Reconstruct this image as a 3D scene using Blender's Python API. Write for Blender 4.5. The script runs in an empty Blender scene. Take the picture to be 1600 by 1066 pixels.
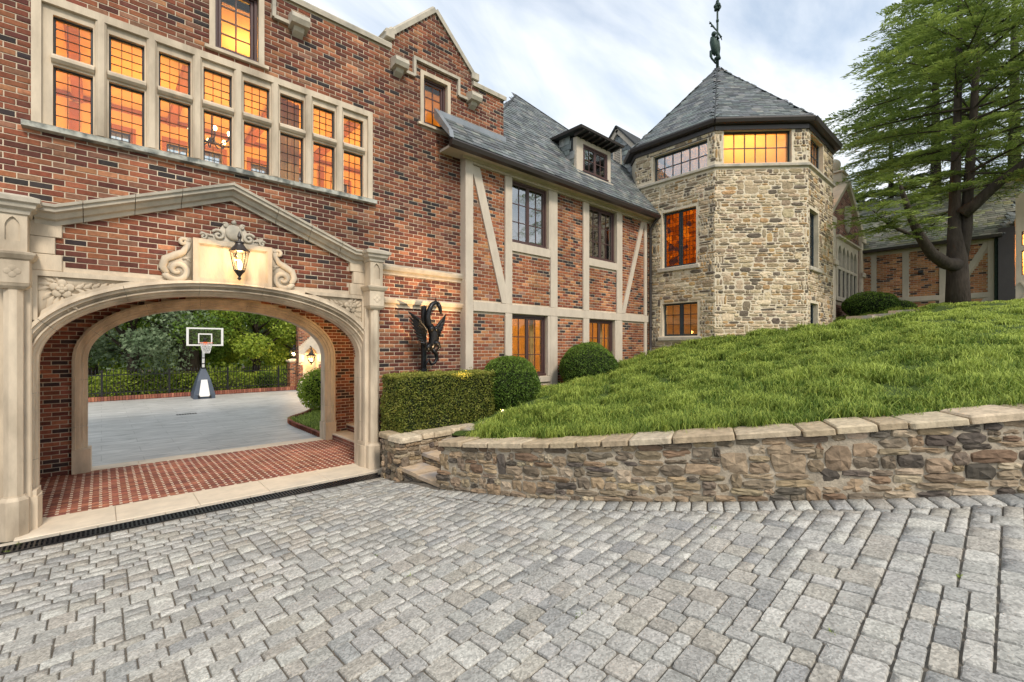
import bpy, math, random
import numpy as np
from mathutils import Vector, Matrix, noise
from mathutils.geometry import tessellate_polygon

random.seed(7); rng = np.random.default_rng(7)
SC = bpy.context.scene
COL = SC.collection
R = math.radians
pi = math.pi

# ------------------------------------------------------------------ camera
# X runs along the house front, Y into the house, Z up; z = 0 is the archway floor
F_PX, CX, HY, CAM_H, YAW = 711.0, 800.0, 542.0, 2.2, R(42.06)
CA, SA = math.cos(YAW), math.sin(YAW)
cam_data = bpy.data.cameras.new('camera')
cam = bpy.data.objects.new('camera', cam_data); COL.objects.link(cam)
cam.location = (0, 0, CAM_H); cam.rotation_euler = (pi/2, 0, -YAW)
cam_data.sensor_width = 36; cam_data.lens = F_PX/1600*36
cam_data.shift_y = (HY-533)/1600
cam_data.clip_start = .05; cam_data.clip_end = 2000
SC.camera = cam

# ------------------------------------------------------------------ sky, sun, exposure
SUN_EL, SUN_AZ = R(44), R(-167)        # azimuth of the sun measured from +Y towards +X
world = bpy.data.worlds.new('World'); SC.world = world; world.use_nodes = True
nt = world.node_tree; N = nt.nodes; L = nt.links
bg = N['Background']; bg.inputs[1].default_value = .1
sky = N.new('ShaderNodeTexSky'); sky.sky_type = 'NISHITA'; sky.sun_disc = False
sky.sun_elevation = SUN_EL; sky.sun_rotation = SUN_AZ; sky.dust_density = 1.5; sky.ozone_density = 1.5
tc = N.new('ShaderNodeTexCoord')
sep = N.new('ShaderNodeSeparateXYZ'); L.new(tc.outputs['Generated'], sep.inputs[0])
mx = N.new('ShaderNodeMath'); mx.operation = 'MAXIMUM'; mx.inputs[1].default_value = .0; L.new(sep.outputs['Z'], mx.inputs[0])
ad = N.new('ShaderNodeMath'); ad.operation = 'ADD'; ad.inputs[1].default_value = .22; L.new(mx.outputs[0], ad.inputs[0])
dv = N.new('ShaderNodeVectorMath'); dv.operation = 'DIVIDE'; L.new(tc.outputs['Generated'], dv.inputs[0]); L.new(ad.outputs[0], dv.inputs[1])
mp = N.new('ShaderNodeMapping'); mp.inputs['Rotation'].default_value = (0, 0, R(35)); mp.inputs['Scale'].default_value = (.55, 1.5, 0.0); mp.inputs['Location'].default_value = (3.1, 1.7, 0)
L.new(dv.outputs[0], mp.inputs[0])
nz = N.new('ShaderNodeTexNoise'); nz.inputs['Scale'].default_value = 1.7; nz.inputs['Detail'].default_value = 7; nz.inputs['Roughness'].default_value = .55; nz.inputs['Distortion'].default_value = .5
L.new(mp.outputs[0], nz.inputs[0])
cr = N.new('ShaderNodeValToRGB'); cr.color_ramp.elements[0].position = .30; cr.color_ramp.elements[1].position = .55
cr.color_ramp.elements[0].color = (.3, .3, .3, 1); L.new(nz.outputs[0], cr.inputs[0])
nz2 = N.new('ShaderNodeTexNoise'); nz2.inputs['Scale'].default_value = 3.2; nz2.inputs['Detail'].default_value = 5; L.new(mp.outputs[0], nz2.inputs[0])
cc = N.new('ShaderNodeValToRGB'); cc.color_ramp.elements[0].position = .3; cc.color_ramp.elements[1].position = .65
cc.color_ramp.elements[0].color = (5.6, 6.3, 7.1, 1); cc.color_ramp.elements[1].color = (8.6, 8.75, 8.9, 1); L.new(nz2.outputs[0], cc.inputs[0])
sm = N.new('ShaderNodeVectorMath'); sm.operation = 'MULTIPLY'; sm.inputs[1].default_value = (1.7, 1.75, 1.6); L.new(sky.outputs[0], sm.inputs[0])
mix = N.new('ShaderNodeMixRGB'); L.new(cr.outputs[0], mix.inputs[0]); L.new(sm.outputs[0], mix.inputs[1]); L.new(cc.outputs[0], mix.inputs[2])
L.new(mix.outputs[0], bg.inputs[0])

sun_data = bpy.data.lights.new('sun', 'SUN'); sun_data.energy = 1.9; sun_data.angle = R(12); sun_data.color = (1, .9, .77)
sun = bpy.data.objects.new('sun', sun_data); COL.objects.link(sun)
sun.rotation_euler = (pi/2 - SUN_EL, 0, -SUN_AZ + pi)
sun.location = (0, 0, 30)

SC.view_settings.view_transform = 'Standard'; SC.view_settings.look = 'None'
SC.view_settings.exposure = .56; SC.view_settings.gamma = 1; SC.view_settings.use_curve_mapping = False
SC.render.engine = 'CYCLES'
SC.cycles.use_denoising = True; SC.cycles.max_bounces = 7; SC.cycles.diffuse_bounces = 3; SC.cycles.glossy_bounces = 3
SC.cycles.transparent_max_bounces = 12; SC.cycles.sample_clamp_indirect = 4; SC.cycles.caustics_reflective = False; SC.cycles.caustics_refractive = False

# ------------------------------------------------------------------ pixel -> place (a pixel is only a direction; the plane it lies on gives the distance)
def ray(x, y):
    X = (x-CX)/F_PX
    return X*CA+SA, -X*SA+CA, -(y-HY)/F_PX
def on_v(x, y, v):
    a, b, d = ray(x, y); t = v/b; return a*t, CAM_H+d*t
def on_u(x, y, u):
    a, b, d = ray(x, y); t = u/a; return b*t, CAM_H+d*t
def depth_of(u, v): return u*SA+v*CA
def proj(u, v, z):
    Z = u*SA+v*CA
    return CX+F_PX*(u*CA-v*SA)/Z, HY-F_PX*(z-CAM_H)/Z, Z

def drive_z(u, v):
    """height of the sloping driveway"""
    p = .42+.12*u-.1*v
    w = min(1, max(0, (7.2-v)/1.4)); w = w*w*(3-2*w)
    return .1*math.log(1+math.exp(min(40, (p-.06)/.1)))*w
def on_drive(x, y):
    a, b, d = ray(x, y); t = .5
    while t < 40 and CAM_H+d*t > drive_z(a*t, b*t): t += .004
    return a*t, b*t, CAM_H+d*t

# ------------------------------------------------------------------ objects
WL = {}                                   # world place of each object's origin
def tag(o, label=None, cat=None, group=None, kind=None):
    if label: o['label'] = label
    if cat: o['category'] = cat
    if group: o['group'] = group
    if kind: o['kind'] = kind
    return o
def thing(name, loc, label=None, cat=None, group=None, kind=None):
    o = bpy.data.objects.new(name, None); COL.objects.link(o); o.location = loc
    o.empty_display_size = .2
    WL[o] = Vector(loc); return tag(o, label, cat, group, kind)

def mesh_from(name, V, F, mat, smooth=False, colors=None):
    me = bpy.data.meshes.new(name)
    me.from_pydata(V, [], F)
    me.materials.append(mat)
    if smooth:
        me.polygons.foreach_set('use_smooth', [True]*len(me.polygons))
    if colors is not None:                # one colour per face
        at = me.color_attributes.new('tint', 'FLOAT_COLOR', 'CORNER')
        n = np.zeros(len(me.polygons), 'i'); me.polygons.foreach_get('loop_total', n)
        at.data.foreach_set('color', np.repeat(np.asarray(colors, 'f'), n, axis=0).ravel())
    me.update(); return me

class MB:
    def __init__(s): s.V = []; s.F = []
    def add(s, V, F):
        b = len(s.V); s.V += [tuple(p) for p in V]; s.F += [tuple(i+b for i in f) for f in F]; return s
    def box(s, u0, u1, v0, v1, z0, z1):
        if u0 > u1: u0, u1 = u1, u0
        if v0 > v1: v0, v1 = v1, v0
        if z0 > z1: z0, z1 = z1, z0
        return s.add([(u0,v0,z0),(u1,v0,z0),(u1,v1,z0),(u0,v1,z0),(u0,v0,z1),(u1,v0,z1),(u1,v1,z1),(u0,v1,z1)],
                     [(0,3,2,1),(4,5,6,7),(0,1,5,4),(1,2,6,5),(2,3,7,6),(3,0,4,7)])
    def cbox(s, u0, u1, v0, v1, z0, z1, c=.008):
        """box with chamfered edges"""
        if u0 > u1: u0, u1 = u1, u0
        if v0 > v1: v0, v1 = v1, v0
        if z0 > z1: z0, z1 = z1, z0
        c = min(c, (u1-u0)*.4, (v1-v0)*.4, (z1-z0)*.4)
        cx, cy, cz = (u0+u1)/2, (v0+v1)/2, (z0+z1)/2; hx, hy, hz = (u1-u0)/2, (v1-v0)/2, (z1-z0)/2
        V = []; idx = {}
        for sx in (-1,1):
            for sy in (-1,1):
                for sz in (-1,1):
                    for k in range(3):
                        d = [hx-c, hy-c, hz-c]; d[k] += c
                        idx[sx,sy,sz,k] = len(V); V.append((cx+sx*d[0], cy+sy*d[1], cz+sz*d[2]))
        F = []
        def q(*k):
            F.append(tuple(idx[i] for i in k))
        for a in (-1,1):
            f = [(a,-1,-1,0),(a,1,-1,0),(a,1,1,0),(a,-1,1,0)]; q(*(f if a > 0 else f[::-1]))
            f = [(-1,a,-1,1),(-1,a,1,1),(1,a,1,1),(1,a,-1,1)]; q(*(f if a > 0 else f[::-1]))
            f = [(-1,-1,a,2),(1,-1,a,2),(1,1,a,2),(-1,1,a,2)]; q(*(f if a > 0 else f[::-1]))
            for b in (-1,1):
                f = [(a,b,-1,0),(a,b,-1,1),(a,b,1,1),(a,b,1,0)]; q(*(f if a*b > 0 else f[::-1]))
                f = [(a,-1,b,0),(a,1,b,0),(a,1,b,2),(a,-1,b,2)]; q(*(f if a*b > 0 else f[::-1]))
                f = [(-1,a,b,1),(-1,a,b,2),(1,a,b,2),(1,a,b,1)]; q(*(f if a*b > 0 else f[::-1]))
                for e in (-1,1):
                    f = [(a,b,e,0),(a,b,e,1),(a,b,e,2)]; q(*(f if a*b*e > 0 else f[::-1]))
        return s.add(V, F)
    def beam(s, p0, p1, w, d, up=(0,0,1)):
        """bar from p0 to p1, w wide across, d deep along 'up'"""
        p0, p1 = Vector(p0), Vector(p1); t = (p1-p0).normalized(); up = Vector(up)
        if abs(t.dot(up)) > .98: up = Vector((0,1,0))
        a = t.cross(up).normalized(); b = a.cross(t).normalized()
        V = []
        for p in (p0, p1):
            for i, j in ((-1,-1),(1,-1),(1,1),(-1,1)): V.append(p+a*(i*w/2)+b*(j*d/2))
        return s.add(V, [(0,3,2,1),(4,5,6,7),(0,1,5,4),(1,2,6,5),(2,3,7,6),(3,0,4,7)][::1])
    def prism(s, poly, axis, a0, a1):
        """poly: 2D points; axis 'v': (u,z) swept in v; 'u': (v,z) swept in u; 'z': (u,v) swept in z"""
        def P(p, a): return {'v': (p[0],a,p[1]), 'u': (a,p[0],p[1]), 'z': (p[0],p[1],a)}[axis]
        n = len(poly)
        V = [P(p,a0) for p in poly]+[P(p,a1) for p in poly]
        tri = tessellate_polygon([[Vector((p[0],p[1],0)) for p in poly]])
        F = [t for t in tri]+[tuple(i+n for i in t[::-1]) for t in tri]
        F += [(i,(i+1)%n,(i+1)%n+n,i+n) for i in range(n)]
        return s.add(V, F)
    def holed(s, outer, holes, axis, a0, a1):
        """slab with holes through it"""
        def P(p, a): return {'v': (p[0],a,p[1]), 'u': (a,p[0],p[1]), 'z': (p[0],p[1],a)}[axis]
        loops = [outer]+holes; pts = [p for l in loops for p in l]; n = len(pts)
        V = [P(p,a0) for p in pts]+[P(p,a1) for p in pts]
        tri = tessellate_polygon([[Vector((p[0],p[1],0)) for p in l] for l in loops])
        F = [t for t in tri]+[tuple(i+n for i in t[::-1]) for t in tri]
        b = 0
        for l in loops:
            m = len(l); F += [(b+i, b+(i+1)%m, b+(i+1)%m+n, b+i+n) for i in range(m)]; b += m
        return s.add(V, F)
    def tube(s, path, r, n=8, cap=True):
        path = [Vector(p) for p in path]; rr = r if hasattr(r, '__len__') else [r]*len(path)
        V = []; prev = None
        for i, p in enumerate(path):
            t = (path[min(i+1,len(path)-1)]-path[max(i-1,0)]).normalized()
            if prev is None:
                a = t.cross(Vector((0,0,1)))
                if a.length < .05: a = t.cross(Vector((0,1,0)))
            else: a = prev-t*prev.dot(t)
            a.normalize(); prev = a; b = t.cross(a)
            for k in range(n):
                an = 2*pi*k/n; V.append(p+(a*math.cos(an)+b*math.sin(an))*rr[i])
        F = [(i*n+k, i*n+(k+1)%n, (i+1)*n+(k+1)%n, (i+1)*n+k) for i in range(len(path)-1) for k in range(n)]
        if cap: F += [tuple(range(n))[::-1], tuple(range((len(path)-1)*n, len(path)*n))]
        return s.add(V, F)
    def lathe(s, prof, c, n=16, a0=0.):
        """prof: (radius, z) points turned about the upright axis at c=(u,v)"""
        V = [(c[0]+r*math.cos(a0+2*pi*k/n), c[1]+r*math.sin(a0+2*pi*k/n), z) for r, z in prof for k in range(n)]
        F = [(i*n+k, i*n+(k+1)%n, (i+1)*n+(k+1)%n, (i+1)*n+k) for i in range(len(prof)-1) for k in range(n)]
        F += [tuple(range(n))[::-1], tuple(range((len(prof)-1)*n, len(prof)*n))]
        return s.add(V, F)
    def sweep(s, path, prof, v_axis=True):
        """path: (u,z,nu,nz) with outward normals; prof: (offset outward, v) -> moulding that follows the path"""
        m = len(prof)
        V = [(u+nu*o, v, z+nz*o) for (u,z,nu,nz) in path for (o,v) in prof]
        F = [(i*m+k, (i+1)*m+k, (i+1)*m+k+1, i*m+k+1) for i in range(len(path)-1) for k in range(m-1)]
        return s.add(V, F)
    def extrude(s, prof, p0, p1, nrm, up=(0,0,1), cap=True):
        """moulding: prof = (out, up) points carried from p0 to p1; nrm points away from the wall"""
        nrm, up = Vector(nrm), Vector(up); m = len(prof)
        V = [Vector(p)+nrm*o+up*h for p in (p0,p1) for o,h in prof]
        F = [(k,(k+1)%m,(k+1)%m+m,k+m) for k in range(m)]
        if cap: F += [tuple(range(m))[::-1], tuple(range(m,2*m))]
        return s.add(V, F)
    def sphere(s, c, r, n=14, m=9, sc=(1,1,1)):
        V = [(c[0],c[1],c[2]-r*sc[2])]
        for i in range(1,m):
            t = -pi/2+pi*i/m
            for k in range(n): V.append((c[0]+r*sc[0]*math.cos(t)*math.cos(2*pi*k/n), c[1]+r*sc[1]*math.cos(t)*math.sin(2*pi*k/n), c[2]+r*sc[2]*math.sin(t)))
        V.append((c[0],c[1],c[2]+r*sc[2])); e = len(V)-1
        F = [(0,1+(k+1)%n,1+k) for k in range(n)]
        F += [(1+i*n+k,1+i*n+(k+1)%n,1+(i+1)*n+(k+1)%n,1+(i+1)*n+k) for i in range(m-2) for k in range(n)]
        F += [(1+(m-2)*n+k,1+(m-2)*n+(k+1)%n,e) for k in range(n)]
        return s.add(V, F)
    def build(s, name, mat, parent=None, label=None, cat=None, group=None, kind=None, smooth=False, fix=True):
        if parent is not None: o0 = WL[parent]
        else:
            a = np.array(s.V); o0 = Vector(((a[:,0].min()+a[:,0].max())/2, (a[:,1].min()+a[:,1].max())/2, a[:,2].min()))
        me = mesh_from(name, [(p[0]-o0.x, p[1]-o0.y, p[2]-o0.z) for p in s.V], s.F, mat, smooth)
        if fix: fix_normals(me)
        o = bpy.data.objects.new(name, me); COL.objects.link(o); WL[o] = o0
        if parent is not None: o.parent = parent
        else: o.location = o0
        return tag(o, label, cat, group, kind)

import bmesh
def fix_normals(me):
    bm = bmesh.new(); bm.from_mesh(me); bmesh.ops.recalc_face_normals(bm, faces=bm.faces[:]); bm.to_mesh(me); bm.free()

# ------------------------------------------------------------------ pieces: bricks, stones, pavers ... the largest are objects, the rest one joined part
class Pieces:
    def __init__(s, variants): s.var = variants; s.items = []
    def add(s, k, M, color, area): s.items.append((k, M, color, area))
    def finish(s, parent, name, stuff_name, mat_one, mat_many, n=300, min_px=0.):
        """M: 4x4 numpy in world space"""
        o0 = WL[parent]; off = np.array([o0.x, o0.y, o0.z])
        sc = []
        for k, M, c, area in s.items:
            x, y, Z = proj(M[0,3], M[1,3], M[2,3])
            ok = Z > .3 and -15 < x < 1615 and -15 < y < 1080
            sc.append(area*(F_PX/Z)**2 if ok else 0)
        order = sorted(range(len(sc)), key=lambda i: -sc[i])
        pick = set(i for i in order[:n] if sc[i] > min_px)
        meshes = {}
        for i in order[:n]:
            if i not in pick: continue
            k, M, c, area = s.items[i]
            if k not in meshes:
                meshes[k] = mesh_from(name, [tuple(p) for p in s.var[k][0]], s.var[k][1], mat_one, s.var[k][2] if len(s.var[k]) > 2 else False)
            o = bpy.data.objects.new(name, meshes[k]); COL.objects.link(o); o.parent = parent
            m = Matrix([list(r) for r in M]); m.translation = Vector((M[0,3], M[1,3], M[2,3]))-o0
            o.matrix_local = m; o.color = (c[0], c[1], c[2], 1)
        rest = [s.items[i] for i in range(len(s.items)) if i not in pick]
        if not rest: return None
        VV, LL, LS, CC = [], [], [], []; base = 0; sm = False
        for k, M, c, area in rest:
            v, f = s.var[k][0], s.var[k][1]; sm = len(s.var[k]) > 2 and s.var[k][2]
            VV.append(v@M[:3,:3].T+M[:3,3]-off)
            for q in f:
                LL += [i+base for i in q]; LS.append(len(q))
            CC += [(c[0],c[1],c[2],1)]*len(f); base += len(v)
        V = np.concatenate(VV); LS = np.array(LS, 'i'); LL = np.array(LL, 'i')
        me = bpy.data.meshes.new(stuff_name)
        me.vertices.add(len(V)); me.vertices.foreach_set('co', V.astype('f').ravel())
        me.loops.add(len(LL)); me.loops.foreach_set('vertex_index', LL)
        me.polygons.add(len(LS)); me.polygons.foreach_set('loop_start', np.concatenate([[0], np.cumsum(LS)[:-1]]).astype('i'))
        if sm: me.polygons.foreach_set('use_smooth', np.ones(len(LS), bool))
        me.update(calc_edges=True)
        at = me.color_attributes.new('tint', 'FLOAT_COLOR', 'CORNER')
        at.data.foreach_set('color', np.repeat(np.array(CC, 'f'), LS, axis=0).ravel())
        me.materials.append(mat_many)
        o = bpy.data.objects.new(stuff_name, me); COL.objects.link(o); o.parent = parent; o['kind'] = 'stuff'; WL[o] = o0
        return o

def basis(loc, ex, ey, ez):
    M = np.eye(4); M[:3,0] = ex; M[:3,1] = ey; M[:3,2] = ez; M[:3,3] = loc; return M

# unit piece shapes: x along, z up, y=-0.5 is the face
def brick_variant(ch=.04, jit=.0, seed=0):
    r = random.Random(seed)
    cx, cz = ch*.45, ch*1.1
    def J(): return r.uniform(-jit, jit)
    f = [(-.5+cx+J(),-.5,-.5+cz+J()),(.5-cx+J(),-.5,-.5+cz+J()),(.5-cx+J(),-.5,.5-cz+J()),(-.5+cx+J(),-.5,.5-cz+J())]
    m = [(-.5,-.42,-.5),(.5,-.42,-.5),(.5,-.42,.5),(-.5,-.42,.5)]
    b = [(-.5,.5,-.5),(.5,.5,-.5),(.5,.5,.5),(-.5,.5,.5)]
    F = [(0,1,2,3)]
    for o in (0,4):
        for i in range(4): F.append((o+i, o+i+4, o+(i+1)%4+4, o+(i+1)%4))
    return np.array(f+m+b), F
BRICKS = [brick_variant(.06, .012, k) for k in range(6)]
def stone_variant(seed, n=9, bulge=.3, jit=.07, power=4.):
    """irregular rubble stone: outline in x-z, face bulges towards -y"""
    r = random.Random(seed); V = []
    an = [2*pi*(k+r.uniform(-.22,.22))/n+.35 for k in range(n)]
    def ring(s, y, jj):
        for a, (j1, j2) in zip(an, js):
            c, q = math.cos(a), math.sin(a); rad = .5/((abs(c)**power+abs(q)**power)**(1/power))
            V.append((c*rad*s*(1+j1), y+j2*jj, q*rad*s*(1+j1)))
    js = [(r.uniform(-jit,jit*.6), r.uniform(-1,1)) for _ in an]
    ring(1., .5, 0); ring(1., -.2, .0); ring(.93, -.38, .08); ring(.6, -.46, .14)
    V.append((r.uniform(-.1,.1), -.5, r.uniform(-.1,.1))); e = len(V)-1
    F = []
    for o in (0, n, 2*n):
        for i in range(n): F.append((o+(i+1)%n, o+i, o+n+i, o+n+(i+1)%n))
    for i in range(n): F.append((3*n+(i+1)%n, 3*n+i, e))
    return np.array(V), [f[::-1] for f in F], False
STONES = [stone_variant(k, n=9+k % 4, jit=.05, power=9.) for k in range(14)]
def paver_variant(seed, c=.08, lo=.05):
    """tumbled paver: top at z=0.5, rounded corners"""
    r = random.Random(seed); pts = []
    for (sx, sy) in ((1,1),(-1,1),(-1,-1),(1,-1)):
        cc = c*r.uniform(.7,1.6)
        p = [(.5*sx, (.5-cc)*sy), ((.5-cc*.3)*sx, (.5-cc*.3)*sy), ((.5-cc)*sx, .5*sy)]
        if sx*sy < 0: p = p[::-1]
        pts += p
    n = len(pts); V = []
    for s, z in ((1,-.5),(1,lo),(.972,.36),(.90,.5)):
        for (x, y) in pts:
            V.append((x*s+r.uniform(-.006,.006), y*s+r.uniform(-.006,.006), z+(r.uniform(-.03,.03) if z > .35 else 0)))
    F = []
    for o in (0, n, 2*n):
        for i in range(n): F.append((o+i, o+(i+1)%n, o+n+(i+1)%n, o+n+i))
    V.append((0,0,.52)); e = len(V)-1
    F += [(3*n+i, 3*n+(i+1)%n, e) for i in range(n)]
    return np.array(V), F, False
PAVERS = [paver_variant(k) for k in range(10)]
CAPS = [paver_variant(40+k, c=.05, lo=.3) for k in range(10)]
TSTONES = [stone_variant(80+k, n=9+k % 4, jit=.08, power=5.) for k in range(14)]

def lay_bricks(P, org, ex, nrm, u0, u1, z0, z1, allowed, pal, mod=(.2055, .0726), joint=.0105, proud=.007, deep=.03, phase=0., vjit=.0015):
    """running bond on the plane through org with along-axis ex and outward normal nrm; allowed(u_array, z) -> mask"""
    ex = np.array(ex, float); nr = np.array(nrm, float); ez = np.array((0,0,1.)); org = np.array(org, float)
    us = np.arange(u0, u1, .01)+.005
    nc = int((z1-z0)/mod[1])
    for c in range(nc):
        zb = z0+c*mod[1]; zc = zb+mod[1]/2
        ok = allowed(us, zc-.028) & allowed(us, zc+.028)
        if not ok.any(): continue
        d = np.diff(np.concatenate([[0], ok.astype(int), [0]])); st = np.where(d == 1)[0]; en = np.where(d == -1)[0]
        for a, b in zip(st, en):
            a, b = u0+a*.01, u0+b*.01
            k = math.floor((a-u0)/mod[0])-1
            sh = (.5*mod[0] if c % 2 else 0)+phase+random.uniform(-.006,.006)
            while True:
                s = u0+k*mod[0]+sh; e = s+mod[0]-joint; k += 1
                if s > b: break
                s, e = max(s, a), min(e, b)
                if e-s < .03: continue
                L_ = e-s-random.uniform(0,.003); H_ = mod[1]-joint-random.uniform(-.001,.0025)
                pr = proud+random.uniform(-vjit,vjit); w = pr+deep
                loc = org+ex*((s+e)/2)+ez*(zc+random.uniform(-.0012,.0012))+nr*(pr-w/2)
                M = basis(loc, ex*L_, -nr*w, ez*H_)
                P.add(random.randrange(len(P.var)), M, pal(), L_*H_)

# ------------------------------------------------------------------ materials
def rgba(c): return (c[0], c[1], c[2], 1)
def mat(name, col=(.5,.5,.5), tint=None, rough=.8, var=.25, vs=6., bump=.25, bs=60., spec=.3, metal=0., col2=None, c2s=3., c2lo=.45, c2hi=.65, bdist=.01, aniso=None, voron=None, big=0.):
    """tint: None (fixed colour), 'object' (object colour) or 'attr' (per-piece colour). Noise is in world space so no two pieces repeat."""
    m = bpy.data.materials.new(name); m.use_nodes = True; n = m.node_tree.nodes; l = m.node_tree.links
    b = n['Principled BSDF']; b.inputs['Roughness'].default_value = rough; b.inputs['Metallic'].default_value = metal
    b.inputs['Specular IOR Level'].default_value = spec
    g = n.new('ShaderNodeNewGeometry'); pos = g.outputs['Position']
    if aniso:
        mp_ = n.new('ShaderNodeMapping'); mp_.inputs['Scale'].default_value = aniso; l.new(pos, mp_.inputs[0]); pos = mp_.outputs[0]
    if tint == 'object': src = n.new('ShaderNodeObjectInfo').outputs['Color']
    elif tint == 'attr':
        a = n.new('ShaderNodeAttribute'); a.attribute_name = 'tint'; src = a.outputs['Color']
    else:
        c = n.new('ShaderNodeRGB'); c.outputs[0].default_value = rgba(col); src = c.outputs[0]
    if col2 is not None:
        t = n.new('ShaderNodeTexNoise'); t.inputs['Scale'].default_value = c2s; t.inputs['Detail'].default_value = 5; l.new(pos, t.inputs[0])
        r = n.new('ShaderNodeValToRGB'); r.color_ramp.elements[0].position = c2lo; r.color_ramp.elements[1].position = c2hi; l.new(t.outputs[0], r.inputs[0])
        x = n.new('ShaderNodeMixRGB'); x.inputs[2].default_value = rgba(col2); l.new(r.outputs[0], x.inputs[0]); l.new(src, x.inputs[1]); src = x.outputs[0]
    if var > 0:
        t = n.new('ShaderNodeTexNoise'); t.inputs['Scale'].default_value = vs; t.inputs['Detail'].default_value = 6; t.inputs['Roughness'].default_value = .65; l.new(pos, t.inputs[0])
        r = n.new('ShaderNodeMapRange'); r.inputs[1].default_value = .25; r.inputs[2].default_value = .75; r.inputs[3].default_value = 1-var; r.inputs[4].default_value = 1+var; l.new(t.outputs[0], r.inputs[0])
        x = n.new('ShaderNodeVectorMath'); x.operation = 'SCALE'; l.new(src, x.inputs[0]); l.new(r.outputs[0], x.inputs['Scale']); src = x.outputs[0]
    if big:                                  # slow weathering over the whole wall
        mb_ = n.new('ShaderNodeMapping'); mb_.inputs['Scale'].default_value = (1,1,.35); l.new(g.outputs['Position'], mb_.inputs[0])
        t = n.new('ShaderNodeTexNoise'); t.inputs['Scale'].default_value = 1.1; t.inputs['Detail'].default_value = 6; l.new(mb_.outputs[0], t.inputs[0])
        r = n.new('ShaderNodeMapRange'); r.inputs[1].default_value = .3; r.inputs[2].default_value = .7; r.inputs[3].default_value = 1-big; r.inputs[4].default_value = 1+big; l.new(t.outputs[0], r.inputs[0])
        x = n.new('ShaderNodeVectorMath'); x.operation = 'SCALE'; l.new(src, x.inputs[0]); l.new(r.outputs[0], x.inputs['Scale']); src = x.outputs[0]
    if voron:                                # small specks of aggregate
        t = n.new('ShaderNodeTexVoronoi'); t.inputs['Scale'].default_value = voron[0]; l.new(g.outputs['Position'], t.inputs[0])
        s2 = n.new('ShaderNodeSeparateColor'); l.new(t.outputs['Color'], s2.inputs[0])
        r = n.new('ShaderNodeMapRange'); r.inputs[3].default_value = 1-voron[1]; r.inputs[4].default_value = 1+voron[1]; l.new(s2.outputs[0], r.inputs[0])
        x = n.new('ShaderNodeVectorMath'); x.operation = 'SCALE'; l.new(src, x.inputs[0]); l.new(r.outputs[0], x.inputs['Scale']); src = x.outputs[0]
    l.new(src, b.inputs['Base Color'])
    if bump > 0:
        t = n.new('ShaderNodeTexNoise'); t.inputs['Scale'].default_value = bs; t.inputs['Detail'].default_value = 4; l.new(pos, t.inputs[0])
        q = n.new('ShaderNodeBump'); q.inputs['Strength'].default_value = bump; q.inputs['Distance'].default_value = bdist; l.new(t.outputs[0], q.inputs['Height']); l.new(q.outputs[0], b.inputs['Normal'])
    return m
def pair(name, **k): return mat(name+'_one', tint='object', **k), mat(name+'_many', tint='attr', **k)

M_BRICK = pair('brick', big=.3, rough=.85, var=.32, vs=22, bump=.35, bs=90, bdist=.006)
M_STONE = pair('rubble_stone', rough=.85, var=.4, vs=13, bump=.6, bs=28, bdist=.015)
M_TSTONE = pair('tower_stone', rough=.85, var=.35, vs=16, bump=.6, bs=40, bdist=.015)
M_PAVER = pair('paver', rough=.75, var=.16, vs=9, bump=.5, bs=120, bdist=.006, voron=(85, .3))
M_SLATE = pair('slate', rough=.6, var=.3, vs=12, bump=.3, bs=40, spec=.4)
M_MORTAR = mat('mortar', (.55,.46,.35), big=.26, var=.15, vs=14, bump=.5, bs=120, bdist=.004, rough=.95)
M_TMORTAR = mat('tower_mortar', (.66,.57,.43), var=.18, vs=8, bump=.7, bs=60, bdist=.008, rough=.95)
M_WMORTAR = mat('wall_mortar', (.40,.34,.26), var=.35, vs=7, bump=.9, bs=50, bdist=.012, rough=.95)
M_CAST = mat('cast_stone', (.59,.495,.375), var=.22, vs=5, bump=.15, bs=80, rough=.8, col2=(.33,.27,.20), c2s=3.2, c2lo=.46, c2hi=.74, aniso=(1,1,.3))
M_CASTG = mat('weathered_cast_stone', (.48,.43,.35), var=.2, vs=7, bump=.2, bs=70, rough=.85, col2=(.34,.32,.27), c2s=2.5, c2lo=.5, c2hi=.7)
M_SILLD = mat('sill_stone', (.42,.42,.37), var=.3, vs=9, bump=.3, bs=60, rough=.9, col2=(.13,.14,.13), c2s=8, c2lo=.45, c2hi=.62)
M_TIMBER = mat('painted_timber', (.55,.475,.385), var=.14, vs=5, bump=.2, bs=40, rough=.65, aniso=(1,1,.4))
M_WOODBR = mat('brown_window_paint', (.075,.038,.034), var=.12, vs=6, bump=.05, rough=.42, spec=.5)
M_STEEL = mat('black_window_steel', (.018,.022,.026), var=.1, bump=0, rough=.4, spec=.5)
M_LEAD = mat('lead_came', (.02,.02,.02), var=0, bump=0, rough=.5)
M_IRON = mat('black_iron', (.012,.012,.014), var=.2, bump=.1, rough=.38, spec=.5)
M_BRONZE = mat('dark_bronze', (.022,.024,.027), var=.4, vs=25, bump=.3, bs=50, rough=.28, metal=.7)
M_VERDI = mat('verdigris_copper', (.035,.06,.05), var=.5, vs=14, bump=.3, rough=.6, metal=.3)
M_GUTTER = mat('dark_bronze_gutter', (.035,.027,.024), var=.15, bump=.05, rough=.4, spec=.5)
M_FLASH = mat('lead_flashing', (.26,.28,.30), var=.2, vs=4, bump=.1, rough=.45, metal=.4)
M_SLATEBED = mat('slate_underlay', (.05,.055,.058), var=.2, bump=.2, rough=.9)
M_PLASTER = mat('warm_plaster', (.82,.62,.34), var=.05, vs=1.5, bump=0, rough=.9)
M_ROOMWOOD = mat('room_wood', (.35,.16,.06), var=.2, vs=3, bump=0, rough=.5)
M_ASPH = mat('asphalt', (.085,.085,.09), var=.25, vs=4, bump=.3, bs=90, rough=.9)
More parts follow.
